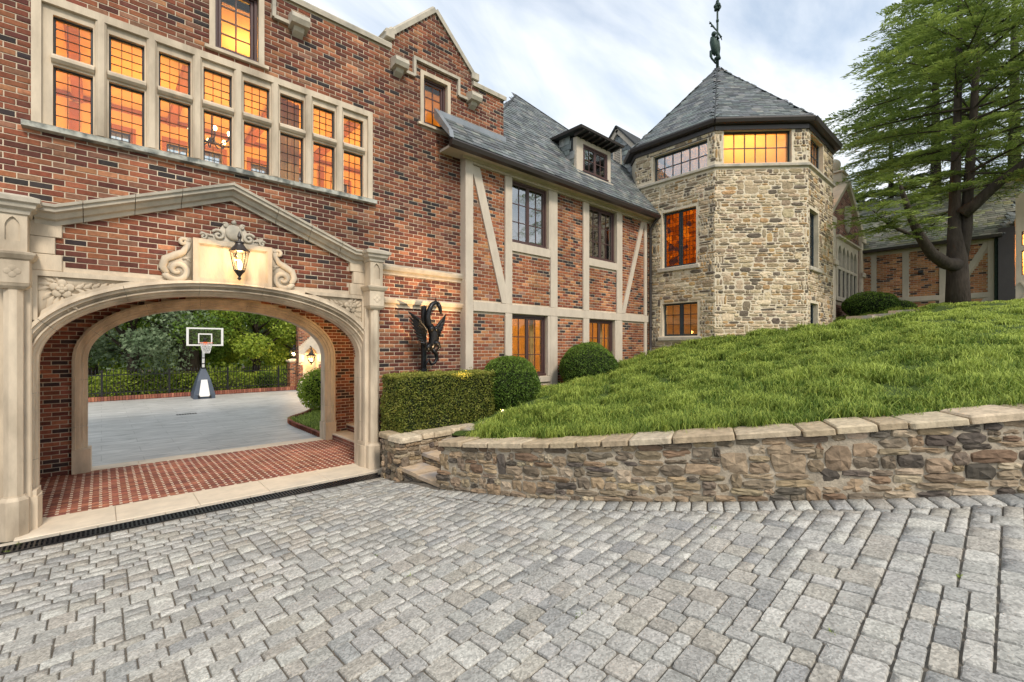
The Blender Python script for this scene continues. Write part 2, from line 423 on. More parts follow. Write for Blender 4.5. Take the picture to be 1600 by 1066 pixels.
M_CONC = mat('joint_sand', (.13,.115,.095), var=.35, vs=9, bump=.6, bs=70, rough=1.)
M_SOIL = mat('soil', (.09,.06,.04), var=.4, vs=6, bump=.8, bs=30, rough=1., bdist=.03)
M_TURF = mat('turf', (.06,.095,.018), var=.4, vs=5, bump=.9, bs=35, rough=1., bdist=.03)
M_FAR = mat('far_ground', (.06,.09,.03), var=.4, vs=.5, bump=0, rough=1.)
M_FLAG = mat('flagstone', (.50,.38,.26), var=.25, vs=7, bump=.5, bs=25, rough=.85, col2=(.40,.36,.33), c2s=3)
M_BARK = mat('bark', (.062,.048,.038), var=.45, vs=9, bump=1., bs=22, rough=.95, bdist=.03, aniso=(1,1,.3))
M_CURB = mat('cream_stone', (.66,.57,.45), var=.14, vs=4, bump=.15, rough=.8)
M_PLASTIC = mat('slate_blue_plastic', (.075,.095,.13), var=.08, bump=.05, rough=.5)
M_WHITE = mat('white_paint', (.78,.78,.77), var=.04, bump=0, rough=.5)
M_ORANGE = mat('orange_rim', (.75,.14,.03), var=.05, bump=0, rough=.4)
M_GREYP = mat('grey_steel', (.36,.35,.34), var=.08, bump=0, rough=.45)
M_BLIND = mat('wood_blind', (.62,.36,.14), var=.2, vs=20, bump=0, rough=.6)

def court_material():
    m = bpy.data.materials.new('court_concrete'); m.use_nodes = True; n = m.node_tree.nodes; l = m.node_tree.links
    b = n['Principled BSDF']; b.inputs['Roughness'].default_value = .5
    g = n.new('ShaderNodeNewGeometry')
    mp_ = n.new('ShaderNodeMapping'); mp_.inputs['Scale'].default_value = (.5, 2.2, 1); l.new(g.outputs['Position'], mp_.inputs[0])
    t = n.new('ShaderNodeTexNoise'); t.inputs['Scale'].default_value = 2.2; t.inputs['Detail'].default_value = 8; t.inputs['Roughness'].default_value = .7; t.inputs['Distortion'].default_value = 1.2; l.new(mp_.outputs[0], t.inputs[0])
    r = n.new('ShaderNodeValToRGB'); r.color_ramp.elements[0].color = (.30,.297,.285,1); r.color_ramp.elements[1].color = (.64,.63,.60,1)
    r.color_ramp.elements[0].position = .3; r.color_ramp.elements[1].position = .68; l.new(t.outputs[0], r.inputs[0])
    br = n.new('ShaderNodeTexBrick'); br.inputs['Scale'].default_value = 1.; br.inputs['Mortar Size'].default_value = .007; br.inputs['Brick Width'].default_value = 1.25; br.inputs['Row Height'].default_value = .62
    br.inputs['Color1'].default_value = (1,1,1,1); br.inputs['Color2'].default_value = (.93,.93,.93,1); br.inputs['Mortar'].default_value = (.72,.72,.72,1)
    l.new(g.outputs['Position'], br.inputs[0])
    x = n.new('ShaderNodeMixRGB'); x.blend_type = 'MULTIPLY'; x.inputs[0].default_value = 1; l.new(r.outputs[0], x.inputs[1]); l.new(br.outputs[0], x.inputs[2])
    l.new(x.outputs[0], b.inputs['Base Color']); return m
M_COURT = court_material()

def glass_material(name, tint=(.9,.93,.92), refl=.09, rough=.02):
    m = bpy.data.materials.new(name); m.use_nodes = True; n = m.node_tree.nodes; l = m.node_tree.links
    n.remove(n['Principled BSDF']); out = n['Material Output']
    t = n.new('ShaderNodeBsdfTransparent'); t.inputs[0].default_value = rgba(tint)
    g = n.new('ShaderNodeBsdfGlossy'); g.inputs['Roughness'].default_value = rough
    geo = n.new('ShaderNodeNewGeometry')
    dt = n.new('ShaderNodeVectorMath'); dt.operation = 'DOT_PRODUCT'; l.new(geo.outputs['Incoming'], dt.inputs[0]); l.new(geo.outputs['Normal'], dt.inputs[1])
    def mth(op, x, v): q = n.new('ShaderNodeMath'); q.operation = op; l.new(x, q.inputs[0]); q.inputs[1].default_value = v; return q.outputs[0]
    ab = mth('ABSOLUTE', dt.outputs['Value'], 0); om = mth('MULTIPLY_ADD', ab, -1.); om.node.inputs[2].default_value = 1.
    pw = mth('POWER', om, 5.); a = n.new('ShaderNodeMath'); a.operation = 'MULTIPLY_ADD'; a.inputs[1].default_value = .9-refl; a.inputs[2].default_value = .045+refl; l.new(pw, a.inputs[0])
    tn = n.new('ShaderNodeTexNoise'); tn.inputs['Scale'].default_value = 3.5; l.new(geo.outputs['Position'], tn.inputs[0])
    bp = n.new('ShaderNodeBump'); bp.inputs['Strength'].default_value = .12; bp.inputs['Distance'].default_value = .02; l.new(tn.outputs[0], bp.inputs['Height']); l.new(bp.outputs[0], g.inputs['Normal'])
    x = n.new('ShaderNodeMixShader'); l.new(a.outputs[0], x.inputs[0]); l.new(t.outputs[0], x.inputs[1]); l.new(g.outputs[0], x.inputs[2]); l.new(x.outputs[0], out.inputs[0])
    return m
M_GLASS = glass_material('old_glass', refl=.0)
M_GLASSD = glass_material('reflecting_glass', tint=(.55,.6,.6), refl=.35)
M_ACRYL = glass_material('clear_backboard', tint=(.88,.92,.9), refl=.03)
def emit_material(name, col, s):
    m = bpy.data.materials.new(name); m.use_nodes = True; n = m.node_tree.nodes; l = m.node_tree.links
    n.remove(n['Principled BSDF']); e = n.new('ShaderNodeEmission'); e.inputs[0].default_value = rgba(col); e.inputs[1].default_value = s
    l.new(e.outputs[0], n['Material Output'].inputs[0]); return m
M_FLAME = emit_material('lamp_glow', (1,.62,.26), 7.)
M_BULB = emit_material('bulb_glow', (1,.66,.3), 14.)
def stained_material():
    m = bpy.data.materials.new('stained_glass'); m.use_nodes = True; n = m.node_tree.nodes; l = m.node_tree.links
    n.remove(n['Principled BSDF'])
    g = n.new('ShaderNodeNewGeometry'); v = n.new('ShaderNodeTexVoronoi'); v.inputs['Scale'].default_value = 7.; v.feature = 'F1'; l.new(g.outputs['Position'], v.inputs[0])
    r = n.new('ShaderNodeValToRGB'); r.color_ramp.interpolation = 'CONSTANT'; e = r.color_ramp.elements
    e[0].color = (.70,.42,.16,1); e[1].position = .5; e[1].color = (.52,.30,.13,1)
    k = e.new(.8); k.color = (.32,.26,.38,1); k = e.new(.9); k.color = (.9,.6,.2,1)
    s = n.new('ShaderNodeSeparateColor'); l.new(v.outputs['Color'], s.inputs[0]); l.new(s.outputs[0], r.inputs[0])
    t = n.new('ShaderNodeBsdfTranslucent'); tr = n.new('ShaderNodeBsdfTransparent'); l.new(r.outputs[0], t.inputs[0]); l.new(r.outputs[0], tr.inputs[0])
    x = n.new('ShaderNodeMixShader'); x.inputs[0].default_value = .55; l.new(t.outputs[0], x.inputs[1]); l.new(tr.outputs[0], x.inputs[2]); l.new(x.outputs[0], n['Material Output'].inputs[0]); return m
M_STAINED = stained_material()
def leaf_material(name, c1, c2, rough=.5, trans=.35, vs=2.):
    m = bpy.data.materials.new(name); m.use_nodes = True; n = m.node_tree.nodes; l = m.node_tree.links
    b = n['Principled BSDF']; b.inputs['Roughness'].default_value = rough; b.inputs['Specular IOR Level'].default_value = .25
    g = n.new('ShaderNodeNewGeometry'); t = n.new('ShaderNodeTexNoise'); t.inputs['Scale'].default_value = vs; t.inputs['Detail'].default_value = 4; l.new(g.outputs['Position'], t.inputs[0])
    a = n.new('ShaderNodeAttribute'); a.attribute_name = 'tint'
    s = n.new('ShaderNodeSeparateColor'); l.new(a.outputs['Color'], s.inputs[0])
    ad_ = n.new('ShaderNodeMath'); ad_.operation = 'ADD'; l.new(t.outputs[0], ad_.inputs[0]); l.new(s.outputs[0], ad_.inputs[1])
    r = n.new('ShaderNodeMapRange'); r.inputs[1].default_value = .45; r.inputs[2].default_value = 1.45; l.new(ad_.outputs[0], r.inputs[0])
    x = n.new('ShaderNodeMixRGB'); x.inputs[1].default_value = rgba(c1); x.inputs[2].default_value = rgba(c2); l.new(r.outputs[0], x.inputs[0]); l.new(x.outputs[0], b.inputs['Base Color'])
    tl = n.new('ShaderNodeBsdfTranslucent'); l.new(x.outputs[0], tl.inputs[0])
    ms = n.new('ShaderNodeMixShader'); ms.inputs[0].default_value = trans; l.new(b.outputs[0], ms.inputs[1]); l.new(tl.outputs[0], ms.inputs[2]); l.new(ms.outputs[0], n['Material Output'].inputs[0]); return m

def jitc(c, a=.12, h=.05): k = 1+random.uniform(-a, a); return tuple(max(0, x*k*(1+random.uniform(-h,h))) for x in c)
def palette(*cw, a=.22, h=.05):
    cs = [c for c, w in cw]; ws = [w for c, w in cw]
    return lambda: jitc(random.choices(cs, ws)[0], a, h)
PAL_MAIN = palette(((.172,.056,.031),4), ((.105,.036,.026),4.4), ((.26,.094,.047),3), ((.33,.145,.073),1.3), ((.036,.028,.028),1.25), ((.205,.10,.062),1.5))
PAL_TIMB = palette(((.29,.102,.045),4), ((.19,.061,.033),3), ((.38,.168,.075),2.5), ((.045,.034,.033),1.6), ((.24,.135,.095),1))
PAL_PASS = palette(((.22,.075,.045),4), ((.15,.05,.035),3), ((.30,.11,.06),2), ((.05,.03,.028),2))
PAL_FAR = palette(((.46,.20,.09),4), ((.36,.14,.07),3), ((.54,.27,.13),3), ((.08,.05,.045),2))
PAL_TOWER = palette(((.52,.41,.27),4), ((.40,.31,.20),4), ((.27,.205,.14),2.6), ((.15,.12,.09),2), ((.42,.27,.13),2), ((.60,.49,.34),2.2), h=.03)
PAL_WALL = palette(((.255,.195,.13),4), ((.175,.138,.10),4), ((.33,.245,.155),3), ((.10,.083,.068),2), ((.21,.14,.09),1.4), ((.37,.30,.21),1.8), h=.03)
PAL_CAP = palette(((.47,.385,.27),4), ((.41,.325,.215),3), ((.34,.265,.18),1.5), ((.50,.42,.31),2), a=.1, h=.01)
PAL_PAVE = palette(((.37,.362,.335),5), ((.325,.32,.30),4), ((.42,.41,.375),3), ((.355,.335,.295),2.5), ((.28,.28,.27),1), a=.1, h=.008)
PAL_SLATE = palette(((.115,.13,.135),4), ((.15,.165,.165),3), ((.085,.095,.10),2), ((.19,.195,.185),1.3))
PAL_FLOOR = palette(((.27,.10,.065),4), ((.21,.075,.055),3), ((.33,.135,.085),2))

# ------------------------------------------------------------------ shared builders
def frame_of(org, nrm):
    """local (a along the wall seen from outside left to right, b into the wall, z) -> world"""
    nr = Vector(nrm).normalized(); ex = Vector((0,0,1)).cross(nr); org = Vector(org)
    return lambda a, b, z: org+ex*a-nr*b+Vector((0,0,z))
def place(mb, T):
    mb.V = [tuple(T(*p)) for p in mb.V]; return mb
FRONT0 = frame_of((0,8.0,0), (0,-1,0))

def casement(parent, T, x0, x1, z0, z1, y, fw, nx, nz, fm, bm, gm, bw=.012, fd=.05, name='casement', pane=True):
    """one glazed light: frame > pane, glazing bars"""
    f = MB()
    f.cbox(x0,x0+fw,y,y+fd,z0,z1,.006); f.cbox(x1-fw,x1,y,y+fd,z0,z1,.006)
    f.cbox(x0+fw,x1-fw,y+.001,y+fd-.001,z0,z0+fw,.006); f.cbox(x0+fw,x1-fw,y+.001,y+fd-.001,z1-fw,z1,.006)
    fo = place(f,T).build(name+'_frame', fm, parent)
    sub = fo if (parent.parent is None) else parent
    a0,a1,c0,c1 = x0+fw,x1-fw,z0+fw,z1-fw
    if pane:
        place(MB().box(a0-.002,a1+.002,y+fd*.5,y+fd*.5+.004,c0-.002,c1+.002),T).build('pane', gm, sub)
    b = MB(); yb = y+fd*.5-.007
    for i in range(1,nx): x = a0+(a1-a0)*i/nx; b.box(x-bw/2,x+bw/2,yb-.004,yb+.016,c0,c1)
    for i in range(1,nz): z = c0+(c1-c0)*i/nz; b.box(a0,a1,yb-.003,yb+.015,z-bw/2,z+bw/2)
    if b.V: place(b,T).build('glazing_bars', bm, sub)
    return fo
def point_light(name, loc, watts, col=(1,.48,.12), r=.12, parent=None):
    d = bpy.data.lights.new(name,'POINT'); d.energy = watts; d.color = col; d.shadow_soft_size = r
    o = bpy.data.objects.new(name,d); COL.objects.link(o); o.location = loc
    if parent is not None: o.parent = parent; o.location = Vector(loc)-WL[parent]
    return o
def room(parent, u0,u1,v0,v1,z0,z1, mat_=None, open_side='front'):
    m = MB(); t = .03
    m.box(u0-t,u1+t,v0,v1+t,z0-t,z0); m.box(u0-t,u1+t,v0,v1+t,z1,z1+t)
    m.box(u0-t,u0,v0,v1,z0,z1); m.box(u1,u1+t,v0,v1,z0,z1)
    if open_side != 'both': m.box(u0,u1,v1,v1+t,z0,z1)
    return m.build('room_lining', mat_ or M_PLASTER, parent)

def arch_path(c, a, spring, rise, n=2.15, k=40, off=0.):
    p = [(c-a, 0.), (c-a, spring)]
    arc = []
    for i in range(1, k):
        t = pi-pi*i/k; x = math.copysign(abs(math.cos(t))**(2/n), math.cos(t)); z = abs(math.sin(t))**(2/n)
        arc.append((c+a*x, spring+rise*z))
    p += arc+[(c+a, spring), (c+a, 0.)]
    out = []
    for i, q in enumerate(p):
        q0 = p[max(i-1,0)]; q1 = p[min(i+1,len(p)-1)]; d = Vector((q1[0]-q0[0], q1[1]-q0[1])).normalized()
        out.append((q[0], q[1], -d.y, d.x))
    return out
def arch_off(path, o): return [(u+nu*o, z+nz*o) for u,z,nu,nz in path]

# ------------------------------------------------------------------ main brick house with the archway
house = thing('brick_house', (2.2,8.0,0), 'tall brick house with stone carved archway, long leaded window and small parapet gable', 'house')
AF = arch_path(1.48, 2.06, 2.0, .97)
AR = arch_path(1.88, 2.06, 1.95, 1.02)
WL_, WR_ = -2.6, 6.95
LW = (-.62, 3.71, 4.93, 6.52); UW = (1.20, 1.90, 6.62, 7.74); GW = (4.75, 5.44, 6.68, 7.72)
def rect(a,b,c,d): return [(a,c),(b,c),(b,d),(a,d)]
top_prof = [(WR_,7.95),(6.03,7.95),(6.03,8.17),(5.08,9.08),(4.12,8.17),(4.12,7.9),(WL_,7.9)]
hole_arch = [p for p in arch_off(AF,.15)]
outer = [(WL_,0)]+[hole_arch[0]]+hole_arch[1:]+[(WR_,0)]+top_prof
wall = MB().holed(outer, [rect(*LW), rect(*UW), rect(*GW)], 'v', 8.0, 8.3).build('front_wall', M_MORTAR, house)
hr = arch_off(AR,.12)
RW = [rect(.08,.40,5.60,6.12), rect(.92,1.27,5.60,6.12), rect(1.5,1.84,5.60,6.16), rect(2.35,2.7,5.60,6.12), rect(3.15,3.5,5.60,6.16), rect(4.1,4.45,5.60,6.16)]
rear = MB().holed([(WL_,0)]+hr+[(WR_,0),(WR_,7.9),(WL_,7.9)], RW, 'v', 10.95, 11.25).build('rear_wall', M_MORTAR, house)
MB().box(WL_-.3,WL_,8.0,11.25,0,7.9).build('side_wall', M_MORTAR, house); MB().box(WR_-.3,WR_,8.301,10.949,0,7.95).build('side_wall', M_MORTAR, house)
MB().box(WL_,WR_-.3,8.301,10.949,7.6,7.75).build('flat_roof', M_SLATEBED, house)
# passage lining
pm = MB(); pm.box(-1.75,5.6,8.301,10.949,3.42,3.5); pm.box(-1.75,-1.65,8.301,10.949,0,3.42); pm.box(5.5,5.6,8.301,10.949,0,3.42)
pm.build('passage_lining', M_MORTAR, house)

def top_z(u): return np.where(u > 6.03, 7.95, np.where(u > 4.12, 9.08-np.abs(u-5.08)*.948, 7.9))
def in_rect(u,z,r,m=0.): return (u > r[0]-m) & (u < r[1]+m) & (z > r[2]-m) & (z < r[3]+m)
def ok_front(u, z):
    bad = in_rect(u,z,(-.66,3.58,-1,3.14)) | in_rect(u,z,(-.615,3.705,4.9,6.515)) | in_rect(u,z,(1.20,1.895,6.60,7.76)) | in_rect(u,z,(4.755,5.435,6.65,7.73))
    bad |= in_rect(u,z,(-.66,-.36,3.1,3.75)) & ~in_rect(u,z,(-.42,-.36,3.32,3.55))
    bad |= in_rect(u,z,(3.28,3.58,3.1,3.75)) & ~in_rect(u,z,(3.28,3.34,3.32,3.55))
    return ~bad & (z < top_z(u)-.01)
P = Pieces(BRICKS)
lay_bricks(P, (0,8.0,0), (1,0,0), (0,-1,0), WL_, WR_, 0.0, 9.1, ok_front, PAL_MAIN)
P.finish(wall, 'brick', 'brickwork', *M_BRICK)
# rear wall of the passage seen through the arch
def ok_rear(u, z):
    d = np.abs((u-1.88)/2.25); zz = 1.95+1.22*np.clip(1-np.clip(d,0,1)**2.15,0,1)**(1/2.15)
    return ~((d < 1) & (z < zz)) & (u > -1.65) & (u < 5.5) & (z < 3.42)
P = Pieces(BRICKS); lay_bricks(P, (0,10.95,0), (1,0,0), (0,-1,0), -1.65, 5.5, 0., 3.42, ok_rear, PAL_PASS)
P.finish(rear, 'brick', 'brickwork', *M_BRICK)
# inner face of the front wall (seen in the soffit) : soldier bricks round the arch
P = Pieces(BRICKS); pth = arch_path(1.48,2.06,2.0,.97,k=74)
for i in range(1,len(pth)-2):
    u0,z0,_,_ = pth[i]; u1,z1,_,_ = pth[i+1]; c = Vector(((u0+u1)/2,(z0+z1)/2)); d = Vector((u1-u0,z1-z0)); Ld = d.length
    if Ld > .12: continue
    d.normalize(); n_ = Vector((-d.y,d.x))
    P.add(i%6, basis((c.x+n_.x*.025, 8.345, c.y+n_.y*.025), np.array((d.x,0,d.y))*(Ld-.011), np.array((n_.x,0,n_.y))*.05, np.array((0,-1,0))*.07), PAL_PASS(), .01)
P.finish(house, 'soffit_brick', 'soffit_brickwork', *M_BRICK, n=90)
MB().holed([(p[0],max(p[1],0)) for p in arch_off(AF,.12)]+[], [], 'v', 8.3, 8.31) if False else None
sb = MB(); sb.sweep(AF, [(.005,8.3),(.005,8.375),(.35,8.375)]); sb.build('soffit_mortar', M_MORTAR, house)

# stone arch mouldings
PROF = [(.15,8.02),(.205,8.02),(.205,7.905),(.165,7.89),(.155,7.925),(.125,7.93),(.118,7.99),(.095,8.012),(.08,7.98),(.064,7.98),(.055,8.05),(.03,8.065),(.018,8.10),(.0,8.12),(.0,8.31)]
def split_path(path, n, gap=.0025):
    """cut a moulding path into n stones with open joints"""
    p = np.array([(a,b) for a,b,_,_ in path]); nm = np.array([(c,d) for _,_,c,d in path]); s_ = np.concatenate([[0],np.cumsum(np.hypot(*np.diff(p,axis=0).T))]); T_ = s_[-1]
    for k in range(n):
        a,b = T_*k/n+gap,T_*(k+1)/n-gap; ss = np.concatenate([[a],s_[(s_ > a) & (s_ < b)],[b]])
        q = []
        for x in ss:
            nn = np.array([np.interp(x,s_,nm[:,0]),np.interp(x,s_,nm[:,1])]); nn /= np.hypot(*nn); q.append((np.interp(x,s_,p[:,0]),np.interp(x,s_,p[:,1]),nn[0],nn[1]))
        yield q
for q in split_path(AF,11): MB().sweep(q, PROF).build('arch_stone', M_CAST, house)
MB().sweep(AF,[(.19,7.96),(.14,7.985),(.10,8.03),(.06,8.08),(.012,8.15),(.012,8.3)]).build('arch_backing', M_SILLD, house)
PROFR = [(.12,11.0),(.20,11.0),(.20,10.86),(.16,10.85),(.15,10.88),(.10,10.89),(.09,10.93),(.06,10.935),(.05,10.98),(.0,11.0),(.0,11.27)]
for q in split_path(AR,11): MB().sweep(q, PROFR).build('rear_arch_stone', M_CAST, house)
MB().sweep(AR,[(.19,10.92),(.06,10.99),(.012,11.03),(.012,11.25)]).build('rear_arch_backing', M_SILLD, house)
for (c, a) in ((1.48,2.06),):
    for sgn in (-1,1):
        e = c+sgn*a
        MB().prism([(e-sgn*.01,7.9),(e+sgn*.14,7.86),(e+sgn*.14,8.2),(e-sgn*.03,8.2),(e-sgn*.035,8.02)],'z',0,.40).prism([(e,7.92),(e+sgn*.15,7.89),(e+sgn*.15,8.18),(e-sgn*.02,8.18)],'z',.40,.47).build('jamb_base', M_CAST, house)
for sgn in (-1,1):
    e = 1.88+sgn*2.06
    MB().prism([(e-sgn*.04,10.84),(e+sgn*.2,10.82),(e+sgn*.2,11.1),(e-sgn*.05,11.2)],'z',0,.42).build('rear_jamb_base', M_CAST, house)
# spandrel slab above the arch, with two sunk carved triangles
def spandrel_tri(sgn):
    c = 1.465; pts = [(c+sgn*2.04,3.065),(c+sgn*1.05,3.075)]
    arc = [(u,z) for u,z in arch_off(AF,.245) if (u-c)*sgn > 1.05 and (u-c)*sgn < 2.04 and z > 2.3]
    arc = sorted(arc, key=lambda p: (p[0]-c)*sgn)
    pts += arc+[(c+sgn*2.04, arc[-1][1]-.14)]
    return pts if sgn < 0 else pts[::-1]
tris = [spandrel_tri(-1), spandrel_tri(1)]
so = arch_off(AF,.2)
so = [p for p in so if -.64 < p[0] < 3.57]
slab = MB().holed([(-.645,so[0][1])]+so+[(3.575,so[-1][1]),(3.575,3.13),(-.645,3.13)], tris, 'v', 7.935, 7.999).build('spandrel_slab', M_CAST, house)
MB().holed([(-.645,2.2),(3.575,2.2),(3.575,3.12),(-.645,3.12)], [], 'v', 7.985, 7.998).build('spandrel_back', M_CAST, house) if False else None
def leaf_rel(mb, p, ang, ln, wd, v, h=.03, curl=.12):
    """carved leaf lying on the plane v"""
    n = 5; L_ = []; Rr = []; C = []
    for i in range(n+1):
        t = i/n; a = ang+curl*t*2; x = p[0]+math.cos(a)*ln*t; z = p[1]+math.sin(a)*ln*t; w = wd*math.sin(pi*min(1,.12+t*.88))**.8*(1+.18*(-1)**i)
        nx, nz_ = -math.sin(a), math.cos(a)
        L_.append((x+nx*w,v,z+nz_*w)); Rr.append((x-nx*w,v,z-nz_*w)); C.append((x,v-h*(1-.5*t),z))
    V = L_+C+Rr; m = n+1
    F = [(i,i+1,m+i+1,m+i) for i in range(n)]+[(m+i,m+i+1,2*m+i+1,2*m+i) for i in range(n)]
    mb.add(V,F)
def rosette(mb, c, r, v):
    for k in range(5):
        a = 2*pi*k/5+.3; mb.sphere((c[0]+math.cos(a)*r*.62,v,c[1]+math.sin(a)*r*.62),r*.43,10,6,(1,.35,1))
    for k in range(4):
        a = 2*pi*k/4; mb.sphere((c[0]+math.cos(a)*r*.25,v-.02,c[1]+math.sin(a)*r*.25),r*.24,8,6,(1,.5,1))
    mb.sphere((c[0],v-.025,c[1]),r*.17,8,6,(1,.6,1))
for sgn in (-1,1):
    c0 = 1.465+sgn*2.04; m = MB(); vb = 7.978
    m.prism([(p[0],p[1]) for p in spandrel_tri(sgn)],'v',7.978,7.996)
    ctr = (c0-sgn*.21, 2.92); rosette(m, ctr, .115, 7.95)
    base = 0 if sgn < 0 else pi
    for k in range(9):      # long plume of leaves towards the crown of the arch
        t = k/8; px = ctr[0]-sgn*(.12+.62*t); pz = ctr[1]+.015+.085*t
        for q in (-1,1):
            ln = (.19-.10*t)*(1 if q < 0 else .62); leaf_rel(m,(px,pz),base+sgn*0+(-q*sgn)*-.55 if False else (base+(.5*q if sgn < 0 else -.5*q)),ln,.026,vb,.032,.1*q*(-sgn))
    for k, a in enumerate((-2.6,-2.2,-1.9,-1.55,-1.25,-.95,-.6,2.3,2.75,3.1,1.9)):
        aa = a if sgn < 0 else pi-a
        ln = .20 if -2.3 < a < -1.2 else .125
        leaf_rel(m,(ctr[0]+math.cos(aa)*.10,ctr[1]+math.sin(aa)*.10),aa,ln,.03,vb,.034,.15)
    for k in range(3):
        m.sphere((ctr[0]-sgn*-.06 if False else ctr[0]-sgn*(.02-.05*k),vb-.012,ctr[1]-.19-.035*k),.022,8,5,(1,.6,1))
    m.build('carved_spandrel', M_CAST, house, label='carved rosette with acanthus leaves in the arch corner', smooth=True)

# quoin blocks beside the pediment brickwork
for (a,b) in ((-.645,-.365),(3.295,3.575)):
    for i,(z0,z1) in enumerate(((3.134,3.335),(3.34,3.545),(3.55,3.745))):
        aa, bb = (a, b-.06) if (i == 1 and a < 0) else ((a+.06, b) if i == 1 else (a,b))
        MB().cbox(aa,bb,7.955,8.01,z0,z1,.006).build('quoin_block', M_CAST, house)

# pilasters
def ring_mould(mb, u0,u1,v0,v1, prof):
    """cornice round three sides of a block; prof = (out, z)"""
    pts = lambda o: [(u0-o,v1),(u0-o,v0-o),(u1+o,v0-o),(u1+o,v1)]
    V = []; m = 4
    for o,z in prof: V += [(p[0],p[1],z) for p in pts(o)]
    n = len(prof)
    F = [(i*m+k,i*m+k+1,(i+1)*m+k+1,(i+1)*m+k) for i in range(n-1) for k in range(3)]
    F += [tuple(range(m)), tuple(range((n-1)*m,n*m))]
    mb.add(V,F)
for sgn in (-1,1):
    c = 1.458+sgn*2.215; w = .1175
    pil = MB(); u0,u1 = c-w,c+w
    def octo(r,z0,z1,vc=7.84): pil.lathe([(r,z0),(r,z1)],(c,vc),8,pi/8)
    pil.lathe([(.135,-.02),(.135,.42),(.10,.46),(.10,.47)],(c,7.81),8,pi/8)
    pil.lathe([(.085,.46),(.085,2.86),(.12,2.92)],(c,7.81),8,pi/8)
    pil.cbox(u0-.02,u1+.02,7.88,8.0,0,2.92,.012)
    po = pil.build('pilaster', M_CAST, house)
    cap = MB(); cap.cbox(u0-.02,u1+.02,7.68,8.0,2.93,3.20,.006); ring_mould(cap,u0-.02,u1+.02,7.68,8.0,[(0,3.2),(.02,3.215),(.05,3.26),(.055,3.285),(.0,3.30)])
    ring_mould(cap,u0-.02,u1+.02,7.68,8.0,[(-.04,2.87),(-.01,2.90),(0.004,2.93)])
    for k in range(4):
        a = pi/2*k; cap.sphere((c+math.cos(a)*.038,7.68,3.065+math.sin(a)*.038),.036,10,6,(1,.25,1))
    cap.build('capital', M_CAST, po)
    pan = MB()
    niche = [(c-.06,3.42),(c+.06,3.42),(c+.06,3.60),(c+.045,3.645),(c+.02,3.68),(c,3.695),(c-.02,3.68),(c-.045,3.645),(c-.06,3.60)]
    pan.holed(rect(u0,u1,3.30,3.74),[niche],'v',7.70,7.725); pan.box(u0+.001,u1-.001,7.7255,8.0,3.301,3.739)
    pan.build('niche_panel', M_CAST, po)
    cor = MB(); ring_mould(cor,u0,u1,7.70,8.0,[(0,3.72),(.02,3.73),(.03,3.77),(.07,3.80),(.08,3.84),(.11,3.86),(.115,3.91),(.0,3.955)])
    cor.build('pilaster_cornice', M_CASTG, po)

# sloping pediment coping with its short level ends
CP = [(0,-.20),(.05,-.20),(.06,-.15),(.11,-.135),(.14,-.08),(.20,-.065),(.205,-.02),(.23,-.015),(.235,.02),(0,.045)]
def coping_seg(pts):
    m = len(CP); V = []
    for (u,z,f) in pts:
        for o,h in CP: V.append((u,8.0-o,z+h*f))
    k = len(pts)
    return MB().add(V,[(i*m+q,i*m+(q+1)%m,(i+1)*m+(q+1)%m,(i+1)*m+q) for i in range(k-1) for q in range(m)]+[tuple(range(m)),tuple(range((k-1)*m,k*m))]).build('pediment_coping', M_CASTG, house)
for sgn in (-1,1):
    f = lambda t: (1.458+sgn*1.877*t, 4.615-.715*t, 1.04)
    coping_seg([(1.458+sgn*2.06,3.90,1.),f(1.),f(.87)])
    for a,b in ((.866,.60),(.596,.33),(.326,.0)): coping_seg([f(a),f(b)])

